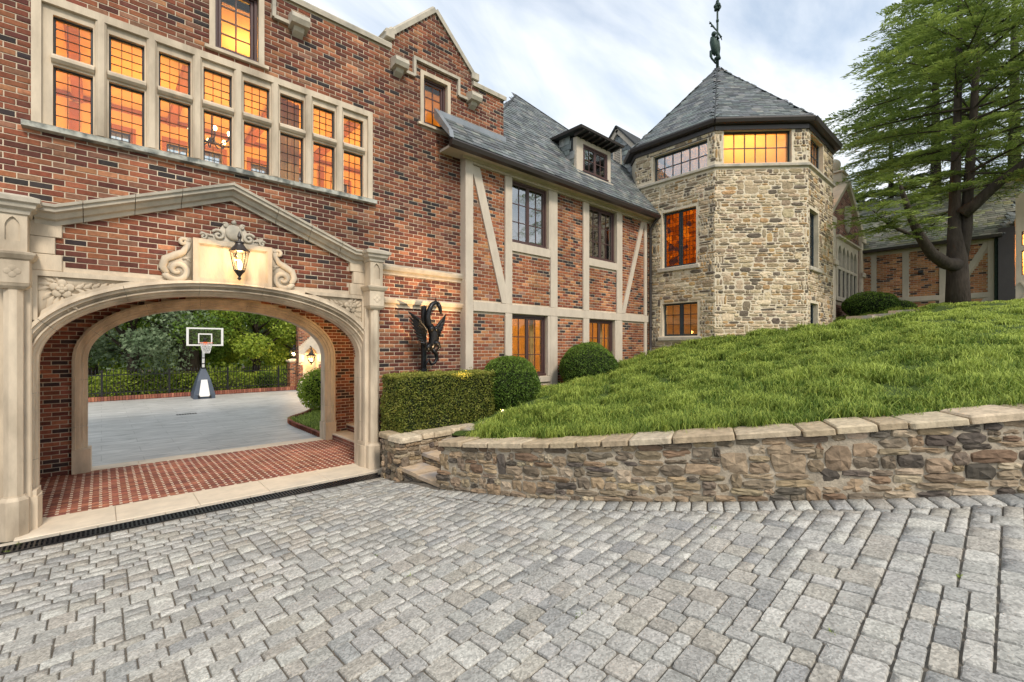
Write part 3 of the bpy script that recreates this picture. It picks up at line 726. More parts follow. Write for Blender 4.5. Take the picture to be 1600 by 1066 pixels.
# lantern panel with scrolls and crest
lp = MB(); lp.holed(rect(.975,2.01,3.132,3.77),[rect(1.04,1.945,3.20,3.70)],'v',7.90,7.93); lp.box(.976,2.009,7.9305,7.999,3.133,3.769)
lp.holed(rect(1.04,1.945,3.20,3.70),[rect(1.055,1.93,3.215,3.685)],'v',7.912,7.929)
panel = lp.build('lantern_panel', M_CAST, house)
def spiral(c, r0, a0, turns, v, k=26, shrink=.12, sgn=1, z=1.):
    return [(c[0]+sgn*r0*(1-(1-shrink)*i/k)*math.cos(a0+2*pi*turns*i/k), v, c[1]+z*r0*(1-(1-shrink)*i/k)*math.sin(a0+2*pi*turns*i/k)) for i in range(k+1)]
for sgn in (-1,1):
    cx = 1.4925+sgn*.52; sc = MB()
    # big lower volute, S-stem, small upper curl
    low = (cx+sgn*.175,3.285); up = (cx+sgn*.085,3.70)
    ctr = [(cx+sgn*.30,3.24),(cx+sgn*.345,3.32),(cx+sgn*.31,3.43),(cx+sgn*.20,3.495),(cx+sgn*.105,3.55),(cx+sgn*.06,3.63),(cx+sgn*.05,3.70)]
    sp = [(p[0],p[2]) for p in spiral(low,.155,-.35 if sgn > 0 else -.35,-1.35,0,sgn=sgn)]
    path = sp[::-1]
    def tubeflat(pts2, r, v, sq=.55):
        mb = MB(); mb.tube([(p[0],v,p[1]) for p in pts2], r, 8); mb.V = [(x,v+(y-v)*sq,z) for x,y,z in mb.V]; sc.add(mb.V,mb.F)
    tubeflat(path,[.02+.022*min(1,i/12) for i in range(len(path))],7.955)
    tubeflat([path[-1]]+ctr,[.042,.045,.05,.052,.052,.046,.042,.04],7.955)
    tubeflat([(p[0],p[2]) for p in spiral((cx+sgn*.105,3.695),.058,pi if sgn > 0 else pi,-1.1,0,k=16,sgn=sgn)],.028,7.95)
    back = [(cx,3.135),(cx+sgn*.30,3.15),(cx+sgn*.36,3.26),(cx+sgn*.35,3.40),(cx+sgn*.25,3.49),(cx+sgn*.13,3.56),(cx+sgn*.10,3.66),(cx+sgn*.15,3.70),(cx+sgn*.10,3.755),(cx+sgn*.02,3.765),(cx,3.74)]
    sc.prism(back if sgn > 0 else back[::-1],'v',7.965,7.999)
    for k in range(4): leaf_rel(sc,(cx+sgn*.02,3.42+.02*k),(.9 if sgn > 0 else pi-.9)-.35*k*sgn,.10,.018,7.962,.03)
    sc.build('scroll', M_CAST, house, smooth=True)
cr_ = MB(); cz = 3.77
cr_.prism([(1.06,cz),(1.925,cz),(1.86,cz+.06),(1.70,cz+.13),(1.62,cz+.27),(1.36,cz+.27),(1.28,cz+.13),(1.12,cz+.06)],'v',7.96,7.999)
cr_.sphere((1.49,7.945,cz+.155),.115,14,8,(1,.4,1.05))
for sgn in (-1,1):
    for (cu,cz_,r,k) in ((.20,.09,.085,22),(.385,.045,.05,16),(.11,.255,.04,14)):
        mb = MB(); mb.tube(spiral((1.4925+sgn*cu,cz+cz_),r,.4,1.3,7.945,k=k,sgn=sgn),.022 if r > .06 else .015,7); cr_.add(mb.V,mb.F)
    for k in range(4): leaf_rel(cr_,(1.4925+sgn*(.27+.03*k),cz+.06),(.5 if sgn > 0 else pi-.5)+.15*k*sgn,.09,.016,7.955,.025)
cr_.sphere((1.4925,7.95,cz+.31),.035,8,6); cr_.cbox(1.38,1.41,7.93,8,cz+.22,cz+.30); cr_.cbox(1.575,1.605,7.93,8,cz+.22,cz+.30)
cr_.build('carved_crest', M_CASTG, house, label='weathered carved shell crest with volutes', smooth=True)

# string courses right of the archway
SP = [(0,-.13),(.03,-.13),(.04,-.07),(.09,-.05),(.11,0),(.115,.03),(0,.07)]
for z in (3.70,3.08):
    MB().extrude(SP,(3.80,8.0,z),(5.72,8.0,z),(0,-1,0)).build('string_course', M_CAST if z < 3.5 else M_CASTG, house)

# copings on the parapet and gable
CO = [(0,0),(.05,-.03),(.06,.05),(.02,.09),(-.32,.09),(-.36,.05),(-.35,-.03),(-.3,0)]
cp = MB()
for a,b,n_ in (((WL_,7.9),(4.10,7.9),(0,0,1)),((4.02,8.10),(4.16,8.24),None),((4.12,8.17),(5.08,9.085),None),((6.04,8.17),(5.08,9.085),None),((6.04,7.95),(7.0,7.95),(0,0,1))):
    d = Vector((b[0]-a[0],0,b[1]-a[1])).normalized(); up = Vector((-d.z,0,d.x)); up = up if up.z > 0 else -up
    cp = MB().extrude(CO,(a[0],8.0,a[1]),(b[0],8.0,b[1]),(0,-1,0),up=up).build('coping_stone', M_CASTG, house)
MB().cbox(3.98,4.16,7.94,8.3,8.06,8.22,.01).build('kneeler_stone', M_CASTG, house)
MB().cbox(6.0,6.2,7.94,8.3,8.06,8.22,.01).build('kneeler_stone', M_CASTG, house)

# the long leaded window: stone surround > casements
sur = MB(); lights = []
for k in range(8):
    a = -.447+.5208*k; lights.append((a,a+.366))
holes = []
for a,b in lights: holes += [rect(a,b,4.945,5.705), rect(a,b,5.845,6.33)]
sur.holed(rect(-.632,3.722,4.93,6.53), holes, 'v', 8.015, 8.17)
sur.holed(rect(-.632,3.722,4.93,6.53), [rect(-.545,3.635,4.932,6.43)], 'v', 7.965, 8.0145)
for k in range(7):                                   # rounded mullion fronts
    c = (lights[k][1]+lights[k+1][0])/2
    sur.prism([(c-.06,8.016),(c-.055,7.99),(c-.03,7.965),(c+.03,7.965),(c+.055,7.99),(c+.06,8.016)],'z',4.94,6.43)
for k in range(8):
    a,b = lights[k]; sur.prism([(8.016,5.725),(7.985,5.735),(7.955,5.765),(7.955,5.80),(8.016,5.84)],'u',a-.015,b+.015)
win = sur.build('mullioned_window', M_CAST, house, label='long stone window of sixteen leaded lights')
MB().prism([(8.02,4.93),(7.90,4.905),(7.90,4.84),(8.02,4.83)],'u',-.71,3.78).build('window_sill', M_SILLD, win)
for a,b in lights:
    casement(win, FRONT0, a,b,4.945,5.705,.07,.024,3,5,M_STEEL,M_LEAD,M_GLASS,.007,.04)
    casement(win, FRONT0, a,b,5.845,6.33,.07,.024,3,4,M_STEEL,M_LEAD,M_GLASS,.007,.04)

def wood_window(root, T, x0,x1,z0,z1, cols, nx, nz, glass, y=.06, name='window', fw=.045):
    """brown timber window: outer frame > casements"""
    f = MB(); o = .05
    f.cbox(x0,x0+o,y,y+.12,z0,z1); f.cbox(x1-o,x1,y,y+.12,z0,z1); f.cbox(x0+o,x1-o,y+.002,y+.118,z1-o,z1); f.cbox(x0-.02,x1+.02,y-.035,y+.118,z0,z0+.055)
    w = place(f,T).build(name, M_WOODBR, root)
    for i in range(cols):
        a = x0+o+(x1-x0-2*o)*i/cols; b = x0+o+(x1-x0-2*o)*(i+1)/cols
        casement(w,T,a+.003,b-.003,z0+.058,z1-o-.002,y+.025,fw,nx,nz,M_WOODBR,M_WOODBR,glass,.02,.05)
    return w
def stone_surround(root, T, x0,x1,z0,z1, t=.075, y=-.03):
    m = MB(); m.holed(rect(x0-t,x1+t,z0,z1+t),[rect(x0,x1,z0,z1)],'v',y,.06)
    m.prism([(-.06,z0-.06),(-.06,z0-.015),(.06,z0),(.06,z0-.07)],'u',x0-t-.06,x1+t+.06)
    return place(m,T).build('window_surround', M_CAST, root)
# shift: FRONT0 uses v = 8 + b, holed 'v' puts (u, b, z) so T(a,b,z) works directly
stone_surround(house, FRONT0, 1.257,1.84,6.66,7.70); wood_window(house, FRONT0, 1.257,1.84,6.66,7.70,1,2,4,M_GLASS)
stone_surround(house, FRONT0, 4.81,5.38,6.70,7.67); wood_window(house, FRONT0, 4.81,5.38,6.70,7.67,1,2,3,M_GLASS)
def hood(cu, half, zt, zd, rights):
    m = MB(); t = .055
    m.box(cu-half,cu+half,7.93,8.0,zt-t,zt); 
    for sgn in rights:
        e = cu+sgn*half
        m.box(e-t/2*1-.0,e+t/2,7.931,8.0,zd,zt+.001)
        m.box(min(e,e+sgn*.26),max(e,e+sgn*.26),7.932,8.0,zd-.02,zd+t-.02)
        b = e+sgn*.36
        m.prism([(7.99,zd-.06),(7.80,zd-.03),(7.76,zd+.04),(7.78,zd+.12),(7.99,zd+.16)],'u',b-.14,b+.14)
        m.prism([(7.99,zd-.16),(7.90,zd-.10),(7.86,zd-.03),(7.99,zd-.03)],'u',b-.08,b+.08)
    m.build('hood_mould', M_CASTG, house)
hood(5.12,.53,7.93,7.55,(-1,1)); hood(1.55,.50,7.86,7.48,(1,))

# rooms behind the windows, lit as at dusk
room(house,-2.3,5.9,8.305,10.9,4.30,6.56,open_side='both')
MB().holed(rect(-2.3,5.9,4.30,6.56),RW,'v',10.88,10.94).build('room_back_wall', M_PLASTER, house)
for i,r in enumerate(RW):
    a,b,c,d = r[0][0],r[1][0],r[0][1],r[2][1]
    casement(house, frame_of((0,10.93,0),(0,-1,0)), a,b,c,d,.03,.03,3,4,M_STEEL,M_LEAD,M_GLASS,.01,.04,name='rear_casement')
fr = MB()
for r in RW:
    a,b,c,d = r[0][0],r[1][0],r[0][1],r[2][1]
    fr.holed(rect(a-.07,b+.07,c-.05,d+.08),[rect(a,b,c,d)],'v',10.855,10.879)
fr.box(-2.3,5.9,10.84,10.878,6.46,6.55)
for u in (-.35,.66,2.1,3.8): fr.box(u-.06,u+.06,10.83,10.878,4.31,6.40)
fr.build('room_joinery', M_ROOMWOOD, house)
for u in (-1.6,-.3,1.0,2.3,3.6,4.9): MB().cbox(u-.07,u+.07,8.31,10.87,6.43,6.558,.01).build('ceiling_beam', M_ROOMWOOD, house)
for u in (-.62,2.42,4.2): MB().prism([(u-.16,8.36),(u-.08,8.42),(u,8.36),(u+.08,8.42),(u+.14,8.37),(u+.14,8.40),(u+.08,8.45),(u,8.39),(u-.08,8.45),(u-.16,8.40)],'z',4.6,6.42).build('curtain', M_BLIND, house)
for q in (-1.2,.7,2.6,4.5): point_light('room_light',(q,9.6,5.5),46,(1,.41,.055),.2,parent=house)
room(house,.6,2.6,8.305,9.9,6.64,7.58); point_light('room_light',(1.9,9.2,7.2),24,parent=house)
room(house,4.2,6.0,8.305,9.9,6.64,7.58); point_light('room_light',(4.9,9.3,7.2),12,parent=house)
# chandelier
ch = thing('chandelier', (1.45,9.55,5.75), 'branched chandelier with glowing bulbs hanging behind the long leaded window', 'chandelier')
m = MB().tube([(1.45,9.55,6.56),(1.45,9.55,5.8)],.012,6); m.sphere((1.45,9.55,5.85),.06,10,6)
for k in range(8):
    a = 2*pi*k/8; c_, s_ = math.cos(a), math.sin(a)
    m.tube([(1.45,9.55,5.85),(1.45+.16*c_,9.55+.16*s_,5.78),(1.45+.3*c_,9.55+.3*s_,5.84),(1.45+.32*c_,9.55+.32*s_,5.92)],.012,6)
m.build('arms', M_BRONZE, ch)
for k in range(8):
    a = 2*pi*k/8; MB().sphere((1.45+.32*math.cos(a),9.55+.32*math.sin(a),5.96),.03,8,6,(1,1,1.5)).build('bulb', M_BULB, ch)

# wall lantern over the arch
def lantern(name, c, z0, h, w, label, group=None, watts=14, arm=None, mat_=M_GUTTER):
    """c=(u,v) centre, z0 = foot of the finial under it"""
    t = thing(name, (c[0],c[1],z0), label, 'lantern', group)
    zb, zt = z0+h*.20, z0+h*.58
    b = MB(); b.lathe([(.005*w/.2,z0),(.03*w/.2,z0+h*.04),(.012*w/.2,z0+h*.07),(.03*w/.2,z0+h*.11),(.05*w/.2,z0+h*.15),(w*.36,zb-.01),(w*.36,zb+.005)],c,12); b.build('base', mat_, t)
    fr = MB()
    for k in range(6):
        a = 2*pi*k/6; c_, s_ = math.cos(a), math.sin(a)
        fr.tube([(c[0]+w*.34*c_,c[1]+w*.34*s_,zb),(c[0]+w*.60*c_,c[1]+w*.60*s_,zt)],w*.035,5)
    fr.build('cage', mat_, t)
    tp = MB(); tp.lathe([(w*.66,zt),(w*.70,zt+h*.012),(w*.52,zt+h*.06),(w*.30,zt+h*.14),(w*.27,zt+h*.17),(w*.33,zt+h*.18),(w*.32,zt+h*.20),(w*.12,zt+h*.225),(w*.08,zt+h*.26),(w*.14,zt+h*.31),(w*.10,zt+h*.36),(w*.02,zt+h*.42)],c,12); tp.build('cap', mat_, t)
    g = MB(); g.lathe([(w*.31,zb+.004),(w*.565,zt-.004)],c,6); g.F = g.F[:-2]; g.build('glass', M_GLASS, t)
    bl = MB(); bl.lathe([(w*.10,zb+.01),(w*.16,zb+(zt-zb)*.2),(w*.17,zb+(zt-zb)*.42),(w*.06,zb+(zt-zb)*.58)],c,8); bl.build('flame', M_BULB, t, smooth=True)
    if arm: 
        a_ = MB(); a_.tube([Vector(p) for p in arm],w*.06,8); a_.build('bracket', mat_, t)
    point_light('lantern_light',(c[0],c[1],zb+(zt-zb)*.78),watts,(1,.6,.25),.02,parent=t)
    return t
lantern('wall_lantern',(1.50,7.62),3.17,.72,.20,'dark metal lantern glowing on the carved stone panel above the arch',watts=15,arm=[(1.5,7.62,3.60+.02),(1.5,7.80,3.63),(1.5,7.93,3.55)])
# lamp inside the passage: lights the right-hand brickwork
lantern('passage_lantern',(4.35,8.75),2.45,.5,.16,'small lantern glowing inside the brick passage behind the arch',watts=60,arm=[(4.35,8.75,2.78),(4.35,8.6,2.8),(4.35,8.5,2.75)])

# passage steps
for k,(a,z) in enumerate(((4.04,.17),(4.42,.34),(4.80,.51))):
    st = MB().box(a+.02,5.49,8.53,10.93,k*.17 if k == 0 else k*.17+.001,z-.045).build('step', M_MORTAR, house)
    MB().cbox(a,5.49-.001*k,8.53,10.93,z-.044,z,.01).build('tread', M_CURB, st)
    P = Pieces(BRICKS)
    lay_bricks(P,(a+.02,0,0),(0,-1,0),(-1,0,0),-10.9,-8.55,k*.17-.02,z-.04,lambda u,zz: u > -99,PAL_FLOOR,mod=(.2,.072)); P.finish(st,'brick','brickwork',*M_BRICK,n=40)

# ------------------------------------------------------------------ half-timbered wing
wing = thing('timber_wing', (9.3,7.84,.8), 'half timbered brick wing with cream posts and slate roof between house and tower', 'house wing')
VW = 7.86
TW = frame_of((0,VW,0),(0,-1,0))
WA = [(7.06,8.30,4.63,6.11),(9.90,11.18,4.63,6.11),(7.06,8.26,1.48,2.96),(9.90,11.10,1.52,2.96)]
ww = MB().holed(rect(5.74,12.98,.6,6.45),[rect(*r) for r in WA],'v',VW,VW+.25).build('front_wall', M_MORTAR, wing)
MB().box(5.741,5.9,8.0,VW+.26,.6,6.45) if False else None
def near_seg(u,z,a,b,w):
    d = np.array(b)-np.array(a); L2 = (d**2).sum(); t = np.clip(((u-a[0])*d[0]+(z-a[1])*d[1])/L2,0,1)
    return (u-a[0]-t*d[0])**2+(z-a[1]-t*d[1])**2 < w*w
posts = [(5.72,5.925),(6.85,7.06),(8.36,8.615),(9.645,9.895),(11.185,11.455),(12.655,12.80)]
def ok_wing(u,z):
    bad = (z > 6.12) | ((z > 2.97) & (z < 3.18))
    for a,b in posts: bad |= (u > a) & (u < b)
    for r in WA: bad |= in_rect(u,z,r,.01)
    bad |= in_rect(u,z,(7.0,8.4,4.42,4.64)) | in_rect(u,z,(9.9,11.2,4.42,4.64)) | in_rect(u,z,(8.26,8.4,0,3)) | in_rect(u,z,(11.1,11.2,0,3))
    bad |= in_rect(u,z,(7.0,8.4,1.3,1.5)) | in_rect(u,z,(9.9,11.2,1.3,1.54))
    return ~bad & (u < 12.98)
P = Pieces(BRICKS); lay_bricks(P,(0,VW,0),(1,0,0),(0,-1,0),5.74,12.98,.6,6.2,ok_wing,PAL_TIMB,phase=.04)
P.finish(ww,'brick','brickwork',*M_BRICK)
def timber(u0,u1,z0,z1,vo=7.81,name='timber_post'): return MB().cbox(u0,u1,vo,VW+.02,z0,z1,.006).build(name, M_TIMBER, wing)
for i,(a,b) in enumerate(posts):
    if i == 0: MB().cbox(a,b,7.80,8.0,.7,6.3,.008).build('timber_post', M_TIMBER, wing)
    else: timber(a,b,3.18,6.12); timber(a,b,.9,2.97)
timber(5.93,12.98,2.972,3.178,7.805,'timber_beam'); timber(5.93,12.98,6.122,6.36,7.80,'timber_beam')
for r in ((7.062,8.358,4.425,4.632),(9.897,11.183,4.425,4.632),(7.062,8.358,1.33,1.47),(9.897,11.183,1.33,1.51)): timber(*r,7.812,'timber_rail')
timber(8.262,8.358,1.475,2.968,7.814,'window_post'); timber(11.102,11.183,1.515,2.968,7.814,'window_post'); timber(8.303,8.358,4.635,6.12,7.814,'window_post')
for (a,b) in (((6.01,6.10),(6.88,3.19)),((12.60,6.12),(11.53,3.19))):
    d = Vector((b[0]-a[0],b[1]-a[1])).normalized(); hw = .105 if a[0] < 8 else .085
    n_ = Vector((-d.y,d.x))*hw
    pl = [(a[0]+n_.x,a[1]),(a[0]-n_.x*1.25,a[1]),(b[0]-n_.x*1.25,b[1]),(b[0]+n_.x,b[1])]
    MB().prism(pl,'v',7.816,VW+.01).build('timber_brace', M_TIMBER, wing)
wood_window(wing,TW,*WA[0],2,2,3,M_GLASSD,y=.05); wood_window(wing,TW,*WA[1],2,2,3,M_GLASSD,y=.05)
wood_window(wing,TW,*WA[2],2,2,3,M_GLASS,y=.05); wood_window(wing,TW,*WA[3],2,2,3,M_GLASS,y=.05)
room(wing,6.0,12.6,VW+.27,9.9,1.25,3.3); room(wing,6.98,12.6,VW+.27,9.9,4.2,6.3,M_ROOMWOOD)
point_light('room_light',(7.9,9.2,2.8),24,parent=wing); point_light('room_light',(10.8,9.2,2.8),20,parent=wing)
cu = MB()
for a,b in ((7.12,7.40),(8.0,8.2),(9.95,10.15),(10.85,11.0)):
    for k in range(int((b-a)/.05)): cu.tube([(a+.05*k,8.2+.02*(k%2),1.5),(a+.05*k,8.2+.02*(k%2),2.9)],.03,6)
cu.build('curtain', M_BLIND, wing)

# ---- slates
def slates(P, org, ex, up, nrm, width, length, allowed, pal=PAL_SLATE, exp=.135, wr=(.14,.26), thick=.012):
    ex,up,nrm,org = [np.array(x,float) for x in (ex,up,nrm,org)]
    rows = int(length/exp)+1
    for r in range(rows):
        s = r*exp; a = -random.uniform(0,.2)
        while a < width:
            w = random.uniform(*wr); c = a+w/2; a += w+.006
            if not allowed(c, s+exp*.5): continue
            ln = exp*1.55+random.uniform(-.01,.012); tilt = .085+random.uniform(-.02,.03)
            u2 = up*math.cos(tilt)-nrm*math.sin(tilt); n2 = nrm*math.cos(tilt)+up*math.sin(tilt)
            loc = org+ex*c+up*(s+ln/2)+nrm*(.018+random.uniform(0,.004))
            P.add(random.randrange(len(P.var)), basis(loc, ex*w, -n2*thick*random.uniform(.8,1.5), u2*ln), pal(), w*exp)
def tri_slope(P, A, B, C, holes=None, **k):
    """slates on the plane with eave A-B and a point C up the slope; clipped to the polygon"""
    A,B,C = Vector(A),Vector(B),Vector(C); ex = (B-A).normalized(); nr = ex.cross(C-A).normalized(); nr = nr if nr.z > 0 else -nr
    up = nr.cross(ex); up = up if up.z > 0 else -up
    return A,ex,up,nr
def in_poly(p, poly):
    x,y = p; c = False; n = len(poly)
    for i in range(n):
        x0,y0 = poly[i]; x1,y1 = poly[(i+1)%n]
        if (y0 > y) != (y1 > y) and x < (x1-x0)*(y-y0)/(y1-y0)+x0: c = not c
    return c
def roof_face(parent, pts, exp=.135, name='roof_slope', wr=(.14,.26), n=0, thick=.04, slate=True, pal=PAL_SLATE):
    """pts: eave-left, eave-right, then round; builds underlay and slates"""
    A,ex,up,nr = tri_slope(None, pts[0], pts[1], pts[2])
    if ex.cross(up).dot(nr) < 0: pass
    m = MB(); k = len(pts); V = [Vector(p) for p in pts]+[Vector(p)-nr*thick for p in pts]
    m.add(V,[tuple(range(k)),tuple(range(k,2*k))[::-1]]+[(i,(i+1)%k,(i+1)%k+k,i+k) for i in range(k)])
    o = m.build(name, M_SLATEBED, parent)
    if slate:
        poly = [((Vector(p)-A).dot(ex),(Vector(p)-A).dot(up)) for p in pts]
        x0 = min(p[0] for p in poly); w = max(p[0] for p in poly)-x0; ln = max(p[1] for p in poly)
        P = Pieces(BRICKS)
        slates(P, A+ex*x0, ex, up, nr, w, ln, lambda a,s: in_poly((a+x0,s),poly), exp=exp, wr=wr, pal=pal)
        P.finish(o,'slate','slates',*M_SLATE,n=n)
    return o
EZ, EV, TP = 6.34, 7.50, 1.3
def rz(v): return EZ+TP*(v-EV)
Pk = (9.3,10.14,rz(10.14)); Qk = (13.6,8.95,rz(8.95)); Lk = (7.98,9.17,rz(9.17))
c6 = 7.0; tl = (Lk[0]-c6)/(Lk[0]-5.7); hip6 = (c6, Lk[1]+(7.5-Lk[1])*tl, rz(Lk[1]+(7.5-Lk[1])*tl))
roof_face(wing,[(5.15,EV,EZ),(12.98,EV,EZ),(13.1,7.9,rz(7.9)),Qk,Pk,Lk,hip6,(c6,7.985,rz(7.985)),(5.15,7.985,rz(7.985))],exp=.125,n=300)
roof_face(wing,[(Qk[0],Qk[1],Qk[2]),(13.6,16,8.2),(9.3,16,Pk[2]),Pk],slate=False)
roof_face(wing,[(c6,11.5,rz(8.2)-.4),(c6,hip6[1],hip6[2]-.02),Lk,Pk,(9.3,13,Pk[2])],slate=False)
hipm = MB()
for a,b in ((Lk,Pk),(hip6,Lk),(Pk,Qk)):
    hipm.tube([Vector(a)+Vector((0,0,.03)),Vector(b)+Vector((0,0,.03))],.03,6)
hipm.build('hip_ridge', M_SLATEBED, wing)
g = MB(); GP = [(0,0),(.10,.02),(.13,.10),(.12,.13),(.0,.13)]
g.extrude(GP,(5.12,EV+.04,EZ-.16),(12.95,EV+.04,EZ-.16),(0,-1,0)); g.build('gutter', M_GUTTER, wing)
MB().box(5.2,12.97,EV+.05,8.0-.001,EZ-.12,EZ-.07).build('soffit', M_TIMBER, wing)
cm = MB().extrude([(0,-.02),(.05,-.02),(.08,.05),(.16,.10),(.17,.16),(0,.16)],(5.62,7.80,6.20),(12.97,7.80,6.20),(0,-1,0)); cm.build('cornice', M_TIMBER, wing)
fl = MB(); fl.prism([(7.42,EZ-.02),(7.46,EZ+.14),(7.99,rz(7.99)+.12),(7.99,rz(7.99)-.1)],'u',5.06,5.16); fl.box(5.16,6.98,7.94,7.992,rz(7.95)+.02,rz(7.95)+.14)
fl.build('lead_flashing', M_FLASH, wing)
# dormer
dv0, dz0, dz1, du0, du1 = 8.0, 6.88, 7.92, 9.58, 11.13
TD = frame_of((0,dv0,0),(0,-1,0))
dw = MB().holed(rect(du0,du1,dz0,dz1),[rect(9.86,10.98,7.02,7.80)],'v',dv0,dv0+.12); dorm = dw.build('dormer', M_TIMBER, wing)
place(MB().cbox(du0-.05,du1+.05,-.07,.02,dz0-.02,dz0+.09),TD).build('dormer_sill', M_TIMBER, dorm)
wf = MB(); wf.cbox(9.86,9.91,8.0,8.08,7.02,7.80); wf.cbox(10.93,10.98,8.0,8.08,7.02,7.80); wf.cbox(9.91,10.93,8.001,8.079,7.75,7.80); wf.cbox(9.84,11.0,7.97,8.079,7.02,7.07); wf.build('dormer_window_frame', M_WOODBR, dorm)
for a,b in ((9.912,10.418),(10.422,10.928)): casement(dorm,TD,a,b,7.072,7.748,.02,.045,2,2,M_WOODBR,M_WOODBR,M_GLASSD,.02,.05)
vb = dv0+(dz1-dz0)/TP+.3
for u in (du0+.01,du1-.01):
    ck = MB().prism([(dv0+.12,dz0-.05),(vb,dz1),(dv0+.12,dz1)],'u',u-.01,u+.01).build('dormer_cheek', M_SLATEBED, dorm)
    P = Pieces(BRICKS); sx = -1 if u < 10 else 1
    slates(P,(u+sx*.01,vb,dz0),(0,-1,0) if sx < 0 else (0,1,0),(0,0,1),(sx,0,0),1.6,1.0,lambda a,s: dz0+s+.06 > rz(vb-a)-.0 and vb-a > dv0+.13 if sx < 0 else False,exp=.15,wr=(.16,.26),pal=palette(((.24,.26,.255),3),((.30,.32,.30),2),((.19,.21,.21),2)))
    if P.items: P.finish(ck,'slate','slates',*M_SLATE,n=0)
dr = MB(); e0,e1,f0 = 9.37,11.30,7.66
dr.add([(e0,f0,8.0),(e1,f0,8.0),(e1,9.3,8.0),(e0,9.3,8.0),(e0+.5,f0+.5,8.36),(e1-.5,f0+.5,8.36),(e1-.5,9.6,8.36),(e0+.5,9.6,8.36)],[(0,3,2,1),(0,1,5,4),(1,2,6,5),(2,3,7,6),(3,0,4,7),(4,5,6,7)])
dr.build('dormer_roof', M_SLATEBED, dorm)
rt = MB()
for k in range(8): rt.prism([(7.68,7.99),(7.68,7.95),(8.0,7.90),(8.0,7.99)],'u',9.48+.235*k,9.53+.235*k)
rt.prism([(7.655,7.99),(7.64,8.05),(7.66,8.06),(7.68,7.99)],'u',e0-.01,e1+.01); rt.prism([(e0-.012,7.985),(e0-.03,8.05),(e0,8.06),(e0+.02,7.985)],'v',f0,9.3)
rt.build('rafter_tail', M_GUTTER, dorm, kind='stuff')
# slate-hung gable behind the dormer
ug = 13.45; gb = MB().prism([(10.1,7.7),(10.1,8.9),(9.35,9.75),(8.35,8.6),(8.35,7.7)],'u',ug,ug+.15); gg = gb.build('slate_gable', M_SLATEBED, wing)
P = Pieces(BRICKS)
slates(P,(ug,10.1,7.7),(0,-1,0),(0,0,1),(-1,0,0),1.75,2.1,lambda a,s: 7.7+s < 9.65-abs(10.1-a-9.35)*1.14,exp=.16,wr=(.16,.24),pal=palette(((.24,.26,.255),3),((.30,.32,.30),2),((.19,.21,.21),2)))
P.finish(gg,'slate','slates',*M_SLATE,n=0)
bb = MB(); bb.beam((ug-.06,9.35,9.78),(ug-.06,8.2,8.46),.06,.17); bb.beam((ug-.06,9.35,9.78),(ug-.06,10.3,8.68),.06,.17); bb.build('barge_board', M_TIMBER, gg)
bb = MB(); bb.beam((ug+.6,9.35,9.90),(ug+.6,8.1,8.46),1.5,.05,up=(0,.7,.7)); bb.beam((ug+.6,9.35,9.90),(ug+.6,10.6,8.46),1.5,.05,up=(0,-.7,.7)); bb.build('gable_roof', M_SLATEBED, gg)
lv = MB(); lv.holed([(9.18,8.35),(9.52,8.35),(9.52,9.1),(9.18,9.1)],[[(9.22,8.39),(9.48,8.39),(9.48,9.06),(9.22,9.06)]],'u',ug-.07,ug-.02)
for k in range(11): lv.box(ug-.055,ug-.025,9.22,9.48,8.40+.06*k,8.435+.06*k)
lv.build('louvre', M_TIMBER, gg)
# downpipe in the corner by the tower
dp = MB().tube([(12.93,7.48,6.24),(12.90,7.62,6.1),(12.88,7.74,5.9),(12.88,7.74,2.25),(12.84,7.72,2.06),(12.66,7.68,1.94)],.045,10)
for z in (5.6,4.2,2.8): dp.lathe([(.055,z),(.055,z+.05)],(12.88,7.74),10)
dp.build('downpipe', M_GUTTER, wing, smooth=True)

# ------------------------------------------------------------------ rubble masonry
def rubble(P, T, width, z0, z1, allowed, pal, rows=(.055,.13), wid=(.09,.36), depth=.07, proud=.02, gap=.018, big=.08, curve=None):
    """T(a,b,z) wall frame; stones in rough courses"""
    z = z0; blocked = []
    while z < z1:
        h = random.uniform(*rows); nb = []; a = -random.uniform(0,.1)
        if z1-z < rows[1]*1.25: h = max(z1-z,.03)
        while a < width:
            w = random.uniform(*wid); w = min(w, h*4.5)
            for (b0,b1,zt) in blocked:
                if zt > z+h*.5 and a < b1 and a+w > b0:
                    if b0-a > .06: w = b0-a
                    else: a = b1; w = 0
                    break
            if w <= 0: continue
            hh = h
            if random.random() < big and z+2*h < z1: hh = h*random.uniform(1.7,2.3); w = min(w,hh*1.5); nb.append((a,a+w,z+hh))
            c = a+w/2; zc = z+hh/2
            parts_ = [(c,w)] if allowed(c,zc,w,hh) else [(a+w*(q+.5)/n3,w/n3) for n3 in (max(2,int(w/.07)),) for q in range(n3) if allowed(a+w*(q+.5)/n3,zc,w/n3,hh)]
            for c,w_ in parts_:
                subs = [(zc,hh)] if random.random() > .16 or hh > h or h < rows[1]*.8 else [(z+h*.27,h*.5),(z+h*.77,h*.46)]
                for zq,hq in subs:
                    o = Vector(T(c,0,zq+random.uniform(-.004,.004))); ex = Vector(T(c+.01,0,zq))-Vector(T(c-.01,0,zq)); ex.normalize(); ez = Vector((0,0,1)); nr = ex.cross(ez)
                    r = random.uniform(-.05,.05); e2 = ex*math.cos(r)+ez*math.sin(r); z2 = ez*math.cos(r)-ex*math.sin(r)
                    pr = proud*random.uniform(.4,1.4); o += nr*(pr-depth*.5)
                    P.add(random.randrange(len(P.var)), basis(o, np.array(e2)*(w_-gap)*1.03, -np.array(nr)*depth, np.array(z2)*(hq-gap*.8)*1.06), pal(), w_*hq)
            a += w
        blocked = [b for b in blocked if b[2] > z+h*1.4]+nb; z += h
